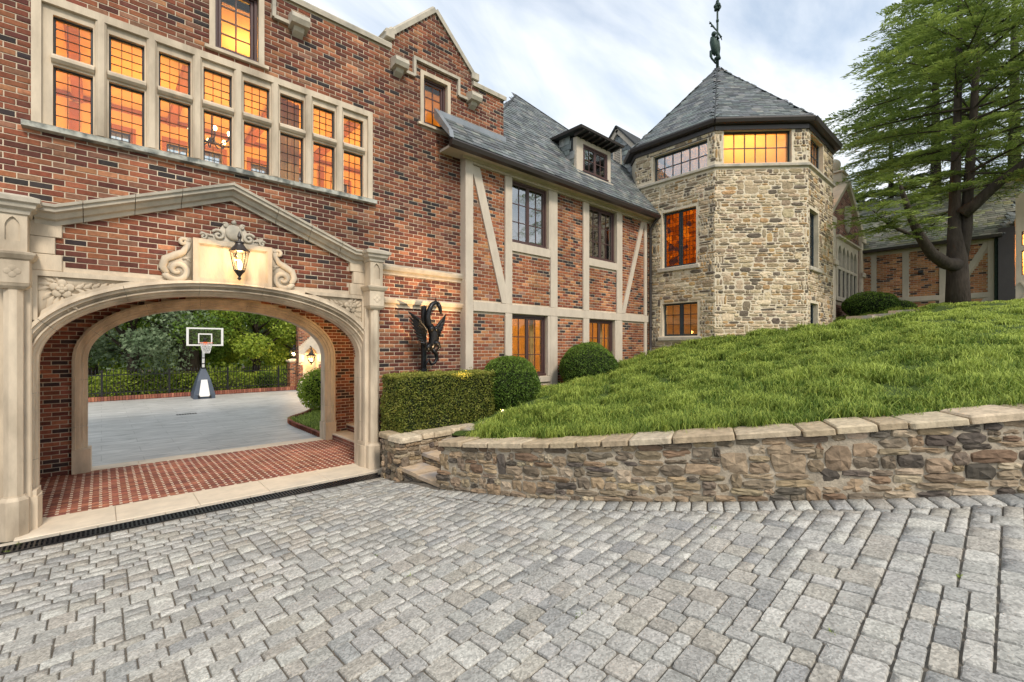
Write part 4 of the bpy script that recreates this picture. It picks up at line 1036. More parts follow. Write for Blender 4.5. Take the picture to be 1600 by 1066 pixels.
# ------------------------------------------------------------------ octagonal stone tower
TCU, TCV, AP = 16.115, 7.055, 3.115; SIDE = AP*2*math.tan(pi/8); TB = 1.4
tower = thing('stone_tower', (TCU,TCV,TB), 'octagonal rubble stone tower with pointed slate roof and lit windows', 'tower')
ZE = 8.62
tw_holes = {4:[(.625,2.36,7.40,8.22),(.945,2.03,4.65,6.36),(.945,2.07,2.53,3.53)], 5:[(.25,2.13,7.43,8.37)], 6:[(.2,1.5,7.43,8.33),(.14,1.0,4.5,6.15),(.2,.95,2.6,3.46)],
            0:[(.4,2.2,7.43,8.33)], 1:[(.4,2.2,7.43,8.33)], 2:[(.4,2.2,7.43,8.33)], 7:[(.4,2.2,7.43,8.33)]}
TF = {}
for k in range(8):
    a = pi/4*k; nr = Vector((math.cos(a),math.sin(a),0)); ex = Vector((0,0,1)).cross(nr)
    T = frame_of(Vector((TCU,TCV,0))+nr*AP-ex*SIDE/2, nr); TF[k] = T
    hs = tw_holes.get(k,[])
    m = MB().holed([(0,TB),(SIDE,TB),(SIDE,ZE),(0,ZE)],[rect(*h) for h in hs],'v',0,.32); tf = place(m,T).build('tower_wall', M_TMORTAR, tower)
    if k in (4,5,6):
        P = Pieces(TSTONES)
        def okt(c,z,w,h,hs=hs):
            for r in hs:
                if c+w/2 > r[0]-.03 and c-w/2 < r[1]+.03 and z+h/2 > r[2]-.06 and z-h/2 < r[3]+.02: return False
            return c+w/2 < SIDE+.03 and c-w/2 > -.04 and not (7.27 < z+h/2 and z-h/2 < 7.42)
        rubble(P,T,SIDE,1.8 if k > 4 else 1.4,ZE-.1,okt,PAL_TOWER,rows=(.05,.14),wid=(.09,.44),proud=.018,depth=.06,gap=.02,big=.06)
        P.finish(tf,'stone','rubble_stones',*M_TSTONE)
    # ledge course
    m = MB(); m.prism([(0,7.42),(-.07,7.38),(-.07,7.32),(0,7.29)],'u',-.03,SIDE+.03)
    lg = place(m,T).build('ledge_stone', M_CASTG, tower)
M_TFRAME = mat('tower_window_paint', (.018,.032,.04), var=.1, bump=0, rough=.4, spec=.5)
for k,(h,spec) in {(4,0):((.625,2.36,7.40,8.22),(6,2,M_GLASSD)),(5,0):((.25,2.13,7.43,8.37),(6,2,M_GLASS)),(6,0):((.2,1.5,7.43,8.33),(4,2,M_GLASS)),(6,1):((.14,1.0,4.5,6.15),(3,5,M_GLASSD)),(6,2):((.2,.95,2.6,3.46),(2,2,M_GLASSD)),
                   (0,0):((.4,2.2,7.43,8.33),(6,2,M_GLASS)),(1,0):((.4,2.2,7.43,8.33),(6,2,M_GLASS)),(2,0):((.4,2.2,7.43,8.33),(6,2,M_GLASS)),(7,0):((.4,2.2,7.43,8.33),(6,2,M_GLASS))}.items():
    casement(tower,TF[k[0]],*h,.12,.045,spec[0],spec[1],M_TFRAME,M_TFRAME,spec[2],.028,.06,name='window')
T4 = TF[4]
for a,b in ((.945,1.485),(1.49,2.03)): casement(tower,T4,a,b,4.65,6.36,.12,.06,4,12,M_TFRAME,M_LEAD,M_STAINED,.007,.06,name='stained_window')
for a,b in ((.945,1.505),(1.51,2.07)): casement(tower,T4,a,b,2.53,3.53,.12,.055,2,3,M_TFRAME,M_TFRAME,M_GLASS,.018,.06,name='window')
bl = MB()
for k in range(24): bl.prism([(.235,2.56+.04*k),(.27,2.575+.04*k),(.27,2.58+.04*k),(.235,2.565+.04*k)],'u',.96,2.06)
place(bl,T4).build('window_blind', M_BLIND, tower)
for (a,b,z) in ((.80,2.15,4.57),(.82,2.2,2.44)):
    place(MB().cbox(a,b,-.08,.12,z-.06,z+.07,.02),T4).build('window_sill', M_CASTG, tower)
place(MB().cbox(.05,1.15,-.08,.12,4.37,4.49,.02),TF[6]).build('window_sill', M_CASTG, tower)
for k,z,b in ((4,8.23,(.5,2.5)),):
    place(MB().cbox(b[0],b[1],.0-.005,.1,z,z+.05,.01),TF[k]).build('window_lintel', M_GUTTER, tower)
def octpoly(ap): r = ap/math.cos(pi/8); return [(TCU+r*math.cos(pi/4*k+pi/8), TCV+r*math.sin(pi/4*k+pi/8)) for k in range(8)]
fl_ = MB(); ip = octpoly(AP-.33)
fl_.prism(ip,'z',6.95,7.0); fl_.prism(ip,'z',4.1,4.15); fl_.build('tower_floor', M_ROOMWOOD, tower)
fl_ = MB(); 
for k in range(8):
    p,q = ip[k],ip[(k+1)%8]; fl_.add([(p[0],p[1],8.6),(q[0],q[1],8.6),(TCU,TCV,10.2)],[(0,1,2)])
fl_.build('tower_ceiling', M_PLASTER, tower)
lin = MB()
for k in range(8):                         # plaster lining of the lower rooms
    lin2 = MB().holed([(.14,TB),(SIDE-.14,TB),(SIDE-.14,6.94),(.14,6.94)],[rect(r[0]-.02,r[1]+.02,r[2]-.02,r[3]+.02) for r in tw_holes.get(k,[]) if r[3] < 7],'v',.325,.335); place(lin2,TF[k]); lin.add(lin2.V,lin2.F)
lin.build('room_lining', M_PLASTER, tower)
point_light('room_light',(TCU+.3,TCV-.2,8.4),170,parent=tower); point_light('room_light',(15.2,6.9,5.9),75,(1,.58,.22),parent=tower); point_light('room_light',(15,6.9,3.4),95,parent=tower)
EP = octpoly(AP+.15)
for k in range(8):
    p,q = EP[k],EP[(k+1)%8]
    roof_face(tower,[(p[0],p[1],ZE),(q[0],q[1],ZE),(TCU,TCV,12.0)],exp=.12,n=150 if k in (3,4,5) else 0,slate=k in (2,3,4,5,6,7),wr=(.16,.30))
for k in range(8):
    p,q = EP[k],EP[(k+1)%8]
    MB().tube([(p[0],p[1],ZE+.03),(TCU,TCV,12.03)],.022,6).build('hip_ridge', M_SLATEBED, tower)
    nr = Vector(((p[0]+q[0])/2-TCU,(p[1]+q[1])/2-TCV,0)).normalized()
    g = MB().extrude([(-.02,-.12),(.07,-.10),(.10,-.02),(.10,.02),(-.02,.02)],(p[0],p[1],ZE-.01),(q[0],q[1],ZE-.01),nr); g.build('gutter', M_GUTTER, tower)
sf = MB().holed(EP,[octpoly(AP-.02)],'z',ZE-.13,ZE-.10); sf.build('soffit', M_GUTTER, tower)
cn = MB()
for k in range(8):
    p,q = octpoly(AP+.005)[k],octpoly(AP+.005)[(k+1)%8]; nr = Vector(((p[0]+q[0])/2-TCU,(p[1]+q[1])/2-TCV,0)).normalized()
    cn.extrude([(0,-.12),(.04,-.12),(.05,0),(0,0)],(p[0],p[1],ZE-.14),(q[0],q[1],ZE-.14),nr)
cn.build('wall_plate', M_GUTTER, tower)
# tall finial with a climbing figure on the tower point
vane = thing('weathervane', (TCU,TCV,11.95), 'tall green copper weathervane with climbing figure on the tower point', 'weathervane')
c = (TCU,TCV); m = MB().lathe([(.05,11.95),(.05,12.3),(.11,12.33),(.11,12.38),(.05,12.42),(.05,12.9),(.035,13.0),(.03,14.1)],c,10)
m.lathe([(.05,13.65),(.05,13.72)],c,8); m.build('spindle', M_VERDI, vane, smooth=True)
m = MB()
for k,(z,r) in enumerate(((14.1,.09),(14.18,.11),(14.27,.07),(14.36,.05))):
    for j in range(4): m.sphere((TCU+math.cos(j*pi/2+k)*r*.7,TCV+math.sin(j*pi/2+k)*r*.7,z),r*.6,8,6)
m.lathe([(.03,14.05),(.05,14.3),(.03,14.42),(.04,14.46),(.0,14.52)],c,8); m.build('bud', M_VERDI, vane, smooth=True)
m = MB(); rd = Vector((-CA,SA,0))          # towards picture left, square to the line of sight
def rp(a,z,b=0): return Vector((TCU,TCV,0))+rd*a+Vector((0,0,z))+Vector((-SA,-CA,0))*b
m.tube([rp(.20,13.1),rp(.17,12.95,.04),rp(.13,12.75,.05),rp(.11,12.55,.04),rp(.08,12.45,.02)],[.05,.12,.125,.10,.05],10)      # body
m.sphere(rp(.14,13.2,.03),.085,10,8)
m.tube([rp(.22,12.62),rp(.23,12.45),rp(.20,12.36),rp(.05,12.18)],[.06,.05,.035,.03],8); m.tube([rp(.05,12.6,.04),rp(0,12.45,.05),rp(-.02,12.3,.04)],[.06,.06,.08],8)
m.tube([rp(.16,13.05,.03),rp(.03,13.1,.06),rp(-.03,13.0,.05)],[.045,.035,.03],7)
m.tube([rp(-.03,12.98),rp(-.05,12.7),rp(-.04,12.5)],[.04,.055,.04],7)
m.build('climbing_figure', M_VERDI, vane, smooth=True)
m = MB(); m.tube([rp(.28,13.66),rp(.15,13.48),rp(.0,13.3),rp(-.10,13.15),rp(-.16,13.0)],[.012,.03,.022,.03,.01],7)
for a,z in ((.25,13.6),(.2,13.5),(-.12,13.12)): leafp = m.sphere(rp(a,z),.045,7,5,(1,1,.6))
m.build('crossed_branch', M_VERDI, vane, smooth=True)

# ------------------------------------------------------------------ chapel-like gabled wing beyond the tower
VG = 4.3
chapel = thing('gabled_wing', (20.85,VG,2.4), 'brick gable end with ball finial and tall traceried window beyond the tower', 'house wing')
TC = frame_of((0,VG,0),(0,-1,0))
CW = (19.35,22.35,3.9,5.95)
cw = MB().holed([(18.5,2.4),(23.2,2.4),(23.2,6.75),(20.85,8.33),(18.5,6.75)],[rect(*CW)],'v',VG,VG+.9).build('gable_wall', M_MORTAR, chapel)
P = Pieces(BRICKS); lay_bricks(P,(0,VG,0),(1,0,0),(0,-1,0),18.8,23.2,2.4,8.3,lambda u,z: ~in_rect(u,z,(19.2,22.5,3.75,6.12)) & (z < 8.28-np.abs(u-20.85)*.672) & (u > 19.0) & (u < 23.0),palette(((.30,.14,.11),4),((.24,.105,.085),3),((.36,.20,.16),2),((.12,.07,.065),1)))
P.finish(cw,'brick','brickwork',*M_BRICK,n=0)
cp = MB()
for sgn in (-1,1):
    a = Vector((20.85+sgn*2.55,0,6.61)); b = Vector((20.85,0,8.33)); d = (b-a).normalized(); up = Vector((-d.z,0,d.x)); up = up if up.z > 0 else -up
    MB().extrude([(.10,-.02),(.12,.14),(-.95,.14),(-.95,-.02)],(a.x,VG,a.z),(b.x+sgn*-.0,VG,b.z),(0,-1,0),up=up).build('gable_coping', M_CURB, chapel)
    MB().cbox(20.85+sgn*2.30-.3,20.85+sgn*2.30+.3,VG-.16,VG+.9,6.42,6.66,.02).build('kneeler_stone', M_CURB, chapel)
    MB().cbox(20.85+sgn*2.12-.14,20.85+sgn*2.12+.14,VG-.12,VG-.001,2.4,6.42,.02).build('corner_strip', M_CURB, chapel)
    MB().cbox(20.85+sgn*2.12-.2,20.85+sgn*2.12+.2,VG-.2,VG-.12,5.0,5.2,.02).build('corner_ledge', M_CURB, chapel)
fn = MB().cbox(20.5,21.2,VG+.05,VG+.75,8.25,8.72,.02); fn.cbox(20.44,21.26,VG-.01,VG+.81,8.72,8.80,.02); fn.lathe([(.2,8.8),(.1,8.87),(.09,8.92)],(20.85,VG+.4),12); fn.sphere((20.85,VG+.4,9.14),.24,16,11)
fn.build('ball_finial', M_CURB, chapel, smooth=False)
tr = MB(); n5 = 5; wl = (CW[1]-CW[0]-.12*6)/n5; hs = []
for k in range(n5):
    a = CW[0]+.12+k*(wl+.12); b = a+wl
    hs += [rect(a,b,4.0,4.98),[(a,5.08),(b,5.08),(b,5.60),(b-.08,5.74),((a+b)/2,5.86),(a+.08,5.74),(a,5.60)]]
tr.holed(rect(CW[0]-.12,CW[1]+.12,3.85,6.08),hs,'v',VG-.06,VG+.12); tr.prism([(VG-.16,6.14),(VG-.16,6.08),(VG,6.02),(VG,6.14)],'u',19.15,22.55)
tw_ = tr.build('traceried_window', M_CURB, chapel)
for k in range(n5):
    a = CW[0]+.12+k*(wl+.12); b = a+wl; MB().box(a,b,VG+.03,VG+.036,4.0,5.86).build('pane', M_GLASSD, tw_)
    casement(tw_,TC,a,b,4.0,4.98,.0,.02,2,4,M_LEAD,M_LEAD,M_GLASSD,.012,.03,pane=False)
em = MB(); 
for k in range(9):
    a = 2*pi*k/9; em.sphere((20.85+math.cos(a)*.25,VG-.03,7.0+math.sin(a)*.38),.15,8,6,(1,.5,1))
em.prism([(20.65,6.75),(21.05,6.75),(21.1,7.2),(20.85,7.35),(20.6,7.2)],'v',VG-.12,VG); em.sphere((20.85,VG-.08,7.35),.13,8,6)
em.build('carved_shield', M_CASTG, chapel)
MB().box(18.8,23.0,VG+1.5,VG+1.55,2.6,6.6).build('room_lining', M_ROOMWOOD, chapel)
roof_face(chapel,[(18.3,VG+.9,6.6),(18.3,VG+8,6.6),(20.85,VG+8,8.3),(20.85,VG+.9,8.3)],slate=False)
roof_face(chapel,[(23.4,VG+.9,6.6),(23.4,VG+8,6.6),(20.85,VG+8,8.3),(20.85,VG+.9,8.3)],slate=False)

# ------------------------------------------------------------------ far half-timbered wing behind the cedar
UB = 23.35
barn = thing('far_timber_wing', (UB,2.0,2.4), 'far half timbered brick wing under a mossy slate roof behind the cedar', 'house wing')
TBn = frame_of((UB,4.3,0),(-1,0,0))      # a = 4.3 - v
BL = 3.9
bw_ = place(MB().holed(rect(0,BL,2.4,6.2),[],'v',0,.25),TBn).build('front_wall', M_MORTAR, barn)
bposts = [(.33,.50),(1.30,1.50),(2.36,2.56),(3.62,3.80)]
def ok_barn(a,z):
    bad = (z > 5.92) | ((z > 3.95) & (z < 4.13))
    for p,q in bposts: bad |= (a > p) & (a < q)
    return ~bad & ~near_seg(a,z,(3.62,5.85),(2.75,4.15),.09) & (a < BL)
P = Pieces(BRICKS); lay_bricks(P,(UB,4.3,0),(0,-1,0),(-1,0,0),0,BL,2.4,6.0,ok_barn,PAL_FAR); P.finish(bw_,'brick','brickwork',*M_BRICK,n=0)
for p,q in bposts: place(MB().cbox(p,q,-.04,.02,2.4,5.93),TBn).build('timber_post', M_TIMBER, barn)
place(MB().cbox(0,BL,-.045,.02,5.931,6.14),TBn).build('timber_beam', M_TIMBER, barn); place(MB().cbox(.5,BL,-.044,.02,3.951,4.129),TBn).build('timber_beam', M_TIMBER, barn)
for a0,z0,a1,z1 in ((3.62,5.92,2.70,4.13),(3.62,3.94,3.0,2.9)):
    mbx = MB(); mbx.prism([(a0-.09,z0),(a0+.0,z0),(a0+.0,z0-.16),(a1+.09,z1),(a1-.09,z1)],'v',-.042,.01); place(mbx,TBn).build('timber_brace', M_TIMBER, barn)
place(MB().cbox(1.78,1.92,-.13,-.0,5.02,5.13),TBn).build('wall_lamp', M_IRON, barn)
PAL_MOSS = palette(((.16,.165,.13),4),((.21,.21,.17),3),((.12,.125,.10),2),((.20,.20,.11),2))
roof_face(barn,[(UB-.35,5.2,6.08),(UB-.35,.35,6.08),(26.9,-.4,9.0),(26.9,5.2,9.0)],exp=.16,wr=(.2,.32),pal=PAL_MOSS)
roof_face(barn,[(UB-.35,.34,6.08),(UB+3.2,-3.5,6.08),(26.9,-.42,9.0)],exp=.16,wr=(.2,.32))
MB().extrude([(0,0),(.10,.02),(.12,.12),(0,.12)],(UB-.32,5.0,5.98),(UB-.32,.33,5.98),(-1,0,0)).build('gutter', M_GUTTER, barn)
MB().tube([(UB-.1,.46,6.0),(UB-.1,.46,2.4)],.06,8).build('downpipe', M_VERDI, barn)
# stair bay at the end with two lit windows
by = MB().holed([(.02,2.4),(-2.2,2.4),(-2.2,7.4),(.02,7.4)],[[(-.37,5.62),(-.12,5.62),(-.12,6.10),(-.37,6.10)],[(-.37,4.62),(-.12,4.62),(-.12,5.45),(-.37,5.45)],[(-.40,3.0),(-.10,3.0),(-.10,3.6),(-.40,3.6)]],'u',UB-.25,UB-.1).build('stair_bay', M_TIMBER, barn)
TY = frame_of((UB-.25,0,0),(-1,0,0))
for (a,b,c,d,nz_) in ((.12,.37,5.62,6.10,2),(.12,.37,4.62,5.45,3),(.10,.40,3.0,3.6,1)): casement(barn,TY,a,b,c,d,.04,.03,2,nz_,M_WOODBR,M_WOODBR,M_GLASS,.018,.05,name='bay_window')
MB().box(UB-.3,UB+.1,.03,.42,2.4,6.3).build('corner_pipe_box', M_GUTTER, barn)
xx = MB(); 
for a0,z0,a1,z1 in ((-.10,4.4,-.42,3.75),(-.42,4.4,-.10,3.75)): xx.beam((UB-.26,a0,z0),(UB-.26,a1,z1),.05,.03,up=(1,0,0))
xx.build('cross_brace', M_TIMBER, barn)
r_ = MB(); r_.box(UB,UB+1.2,-1.4,.02,4.3,4.33); r_.box(UB,UB+1.2,-1.4,.02,6.6,6.63); r_.box(UB+1.2,UB+1.23,-1.4,.02,4.3,6.6); r_.box(UB,UB+1.2,.021,.04,4.3,6.6); r_.box(UB,UB+1.2,-1.42,-1.4,4.3,6.6); r_.build('room_lining', M_PLASTER, barn)
point_light('room_light',(UB+.7,-.3,5.6),90,parent=barn)

# ------------------------------------------------------------------ ground
gm = MB(); gm.add([(-300,-300,-.6),(500,-300,-.6),(500,500,-.6),(-300,500,-.6)],[(0,1,2,3)]); gm.build('ground', M_FAR, kind='structure', fix=False)
# retaining wall curve: points where its foot meets the driveway
WB = [on_drive(*p)[:2] for p in ((689,764),(779,773),(890,782),(1010,783),(1140,783),(1320,780),(1440,777),(1600,770))]+[(6.15,-1.0),(7.0,-2.1),(8.1,-3.2),(9.4,-4.2)]
def smooth_curve(pts, it=3):
    for _ in range(it):
        q = [pts[0]]
        for a,b in zip(pts,pts[1:]): q += [(a[0]*.75+b[0]*.25,a[1]*.75+b[1]*.25),(a[0]*.25+b[0]*.75,a[1]*.25+b[1]*.75)]
        pts = q+[pts[-1]]
    return pts
WC = np.array(smooth_curve(WB)); WS = np.concatenate([[0],np.cumsum(np.hypot(*np.diff(WC,axis=0).T))]); WLEN = WS[-1]
def wall_pt(a):
    u = np.interp(a,WS,WC[:,0]); v = np.interp(a,WS,WC[:,1]); e = .08
    d = np.array([np.interp(a+e,WS,WC[:,0])-np.interp(a-e,WS,WC[:,0]), np.interp(a+e,WS,WC[:,1])-np.interp(a-e,WS,WC[:,1])]); d /= np.hypot(*d)
    return u,v,d
def wall_u(v): 
    o = np.argsort(WC[:,1]); return np.interp(v,WC[o,1],WC[o,0])

# driveway: bedding sheet with pavers, both on the sloping ground
gu = np.arange(-9,13.01,.4); gv = np.arange(-9,7.221,.4); gv[-1] = 7.22
m = MB(); nv_ = len(gv)
m.add([(u,v,drive_z(u,v)-.011) for u in gu for v in gv],[(i*nv_+j,(i+1)*nv_+j,(i+1)*nv_+j+1,i*nv_+j+1) for i in range(len(gu)-1) for j in range(nv_-1)])
drive = m.build('driveway', M_CONC, kind='structure', fix=False)
P = Pieces(PAVERS)
def put_paver(cu,cv,lu,lv,rot=0.,h=.08,lift=0.):
    e = .05; su = (drive_z(cu+e,cv)-drive_z(cu-e,cv))/(2*e); sv = (drive_z(cu,cv+e)-drive_z(cu,cv-e))/(2*e)
    r = rot+random.uniform(-.02,.02); c_,s_ = math.cos(r),math.sin(r); tu,tv = random.uniform(-.012,.012),random.uniform(-.012,.012)
    ex = np.array((c_,s_,(su+tu)*c_+(sv+tv)*s_)); ey = np.array((-s_,c_,-(su+tu)*s_+(sv+tv)*c_)); nz_ = np.cross(ex,ey)
    P.add(random.randrange(10), basis((cu,cv,drive_z(cu,cv)-h/2+.004+random.uniform(-.003,.003)+lift), ex*lu, ey*lv, nz_*h), PAL_PAVE(), lu*lv*max(.12,(CAM_H-drive_z(cu,cv))/max(.5,math.hypot(cu,cv))))
# three-size cobble pattern on a 58 mm grid
G = .0555; PU0,PU1,PV0,PV1 = -4.2,6.6,-1.6,7.2
nu,nv = int((PU1-PU0)/G),int((PV1-PV0)/G); occ = np.zeros((nu,nv),bool)
vv = PV0+(np.arange(nv)+.5)*G; wu = wall_u(vv)
for j in range(nv):
    lim = wu[j]-.24 if vv[j] < 5.2 else (3.42 if vv[j] < 6.6 else 3.55)
    k = int((lim-PU0)/G); occ[max(0,min(nu,k)):,j] = True
sizes = [((3,3),5),((3,2),1.8),((4,3),2.6),((2,3),2.2),((3,4),2.4),((4,2),.8),((2,2),.6),((2,4),.8)]
rr = random.Random(3)
for i in range(nu):
    for j in range(nv):
        if occ[i,j]: continue
        run = 0
        while j+run < nv and run < 9 and not occ[i,j+run]: run += 1
        opts = [(q,w) for q,w in sizes if q[1] <= run and run-q[1] != 1]
        a,b = rr.choices([q for q,w in opts],[w for q,w in opts])[0] if opts else (2,run)
        a = min(a,nu-i)
        while a > 1 and occ[i:i+a,j:j+b].any(): a -= 1
        occ[i:i+a,j:j+b] = True
        cu,cv = PU0+(i+a/2)*G, PV0+(j+b/2)*G
        x,y,Z = proj(cu,cv,drive_z(cu,cv))
        if Z < .4 or Z > 30: continue
        if not (-250 < x < 1850 and y < 1500): continue
        put_paver(cu,cv,a*G-.005,b*G-.008)
# soldier course along the wall foot
a = .02
while a < WLEN-.2:
    u,v,d = wall_pt(a+.07); nrm = np.array((d[1],-d[0])); nrm = nrm if nrm[0] < 0 else -nrm
    put_paver(u+nrm[0]*.125,v+nrm[1]*.125,.132,.215,rot=math.atan2(d[1],d[0]),lift=.002); a += .141
P.finish(drive,'paver','pavers',*M_PAVER)

# slot drain in front of the arch
drain = thing('slot_drain', (1.4,7.35,0), 'long black slotted metal drain across the foot of the archway', 'drain')
MB().box(-3.0,3.58,7.225,7.475,-.12,-.05).build('channel', M_IRON, drain)
f = MB(); f.box(-3.0,3.58,7.222,7.24,-.05,.002); f.box(-3.0,3.58,7.46,7.478,-.05,.002); f.box(-3.0,3.58,7.345,7.355,-.03,-.002); f.build('edge_rail', M_IRON, drain)
bar = MB().box(-.009,.009,-.108,.108,-.03,.001); me = mesh_from('slat',bar.V,bar.F,M_IRON)
for k in range(int(6.5/.042)):
    o = bpy.data.objects.new('slat',me); COL.objects.link(o); o.parent = drain; o.location = (-2.95+.042*k-1.4,0,0)
# thin paver row, threshold stones, brick floor, rear threshold
cs = thing('threshold_stones', (1.46,7.8,0), 'row of cream stone slabs along the front of the archway floor', 'threshold')
k = 0; u = -3.0
while u < 3.55:
    w = .33; MB().cbox(u+.003,min(u+w,3.55)-.003,7.482,7.578,-.1,.004,.006).build('paver_strip', M_CASTG, cs); u += w
u = -.74
while u < 3.66:
    w = .88; MB().cbox(u+.002,u+w-.002,7.582,8.32,-.1,.012,.006).build('slab', M_CURB, cs); u += w
pf = MB().box(-1.64,5.49,8.321,10.94,-.2,.0065).build('passage_floor', M_CURB, kind='structure')
P = Pieces(PAVERS); v = 8.33; r = 0
while v < 10.93:
    u = -1.6+(.107 if r%2 else 0)
    while u < 5.4:
        P.add(random.randrange(10), basis((u+.1,v+.029,-.01+random.uniform(-.001,.001)),np.array((.190,0,0)),np.array((0,.0585,0)),np.array((0,0,.04))),PAL_FLOOR(),.193*.06*.2); u += .213
    v += .0605; r += 1
P.finish(pf,'paving_brick','paving_bricks',*M_BRICK)
rt_ = thing('rear_threshold', (1.9,11.1,0), 'cream stone threshold where the brick passage meets the court', 'threshold'); u = -.4
while u < 4.2: MB().cbox(u+.002,u+.918,10.95,11.32,-.1,.012,.006).build('slab', M_CURB, rt_); u += .92

# court behind
MB().box(-9,14,11.325,24.62,-.2,-.004).build('court', M_COURT, kind='structure')
MB().box(4.6,14,15.2,40,-.199,.003).build('back_drive', M_ASPH, kind='structure') if False else None
gr = thing('court_drain', (2.05,18.2,0), 'small dark slotted drain set in the court', 'drain')
for k in range(8): MB().box(1.8+.07*k,1.85+.07*k,18.1,18.3,-.01,.003).build('slat', M_IRON, gr)
# kerb of bricks and iron fence
kb = thing('brick_kerb', (2,24.75,0), 'low brick kerb along the far edge of the court', 'kerb'); P = Pieces(BRICKS)
for k in range(160):
    u = -7+.095*k; P.add(k%6, basis((u,24.74,.085),np.array((.085,0,0)),np.array((0,.24,0)),np.array((0,0,.17))),PAL_FLOOR(),.015)
P.finish(kb,'brick','bricks',*M_BRICK)
fence = thing('iron_fence', (2,24.85,.15), 'black iron picket fence beyond the court', 'fence')
fr_ = MB()
for z in (.30,1.02): fr_.box(-7,7.2,24.835,24.865,z,z+.035)
fr_.build('rail', M_IRON, fence)
pk = MB().box(-.009,.009,-.009,.009,.0,1.03); pk.add([(-.02,0,1.03),(0,-.012,1.03),(.02,0,1.03),(0,.012,1.03),(0,0,1.15)],[(0,1,4),(1,2,4),(2,3,4),(3,0,4)]); me = mesh_from('picket',pk.V,pk.F,M_IRON)
for k in range(128):
    o = bpy.data.objects.new('picket',me); COL.objects.link(o); o.parent = fence; o.location = (-7+.11*k-2,0,0)
for k in range(7): MB().box(-6.6+2.2*k-.03,-6.6+2.2*k+.03,24.82,24.88,.15,1.25).build('post', M_IRON, fence)

# basketball hoop
hu,hv = 3.24,23.4
hoop = thing('basketball_hoop', (hu,hv,0), 'portable basketball hoop with clear backboard and slate blue base on the court', 'basketball hoop')
b = MB()
b.add([(hu-.48,hv-.40,0),(hu+.48,hv-.40,0),(hu+.44,hv+.75,0),(hu-.44,hv+.75,0),(hu-.48,hv-.40,.18),(hu+.48,hv-.40,.18),(hu+.44,hv+.75,.18),(hu-.44,hv+.75,.18),
       (hu-.31,hv-.30,.75),(hu+.31,hv-.30,.75),(hu+.28,hv+.45,.75),(hu-.28,hv+.45,.75),(hu-.24,hv-.22,.95),(hu+.24,hv-.22,.95),(hu+.22,hv+.3,.95),(hu-.22,hv+.3,.95),(hu-.10,hv-.10,1.26),(hu+.10,hv-.10,1.26),(hu+.10,hv+.14,1.26),(hu-.10,hv+.14,1.26)],
      [(3,2,1,0)]+[(4*k+i,4*k+(i+1)%4,4*k+4+(i+1)%4,4*k+4+i) for k in range(4) for i in range(4)]+[(16,17,18,19)])
b.V = [(hu+(x-hu)*.8,y,z) for x,y,z in b.V]; b.build('base', M_PLASTIC, hoop)
w_ = MB(); w_.prism([(hu-.26,.10),(hu+.24,.10),(hu+.14,.80),(hu-.13,.80)],'v',hv-.46,hv-.30); w_.V = [(x,y+(.16*max(0,z-.18)/.6 if y < hv-.4 else .12*max(0,z-.18)/.6),z) for x,y,z in w_.V]; w_.V = [(hu+(x-hu)*.8,y,z) for x,y,z in w_.V]; w_.build('panel', M_WHITE, hoop)
for sgn in (-1,1): MB().sphere((hu+sgn*.2,hv-.42,.1),.07,10,7,(.6,1,1)).build('wheel', M_IRON, hoop)
p_ = MB(); p_.beam((hu,hv,1.2),(hu,hv-.05,2.3),.13,.11,up=(0,1,0)); p_.build('pole', M_IRON, hoop)
p2 = MB()
for z0,z1 in ((1.32,1.45),(1.50,1.70),(1.74,1.98)): p2.box(hu-.045,hu+.045,hv-.09,hv-.075,z0,z1)
p2.build('pole_stripe', M_WHITE, hoop)
bx0,bx1,bz0,bz1,bv = hu-.65,hu+.65,2.24,3.0,hv-.55
fb = MB().holed(rect(bx0,bx1,bz0,bz1),[rect(bx0+.08,bx1-.08,bz0+.06,bz1-.06)],'v',bv-.02,bv+.03); fb.build('backboard_frame', M_WHITE, hoop)
MB().box(bx0+.078,bx1-.078,bv,bv+.01,bz0+.058,bz1-.058).build('backboard', M_ACRYL, hoop)
fb = MB().holed(rect(hu-.25,hu+.25,bz0+.10,bz1-.24),[rect(hu-.205,hu+.205,bz0+.15,bz1-.29)],'v',bv-.012,bv-.002); fb.build('target_square', M_WHITE, hoop)
MB().beam((hu,hv-.05,2.25),(hu,bv+.03,2.55),.1,.08,up=(0,0,1)).build('arm', M_IRON, hoop)
rc = (hu,bv-.27); MB().tube([(rc[0]+.225*math.cos(t*pi/12),rc[1]+.225*math.sin(t*pi/12),2.36) for t in range(25)],.016,7).box(hu-.07,hu+.07,bv-.06,bv-.015,2.28,2.40).build('rim', M_ORANGE, hoop)
nt_ = MB()
for k in range(12):
    for q in (-1,1):
        path = []
        for i in range(5):
            t = i/4; a = 2*pi*k/12+q*t*1.05; r = .22*(1-t)+.12*t; path.append((rc[0]+r*math.cos(a),rc[1]+r*math.sin(a),2.35-.42*t))
        nt_.tube(path,.007,4)
nt_.build('net', M_WHITE, hoop)

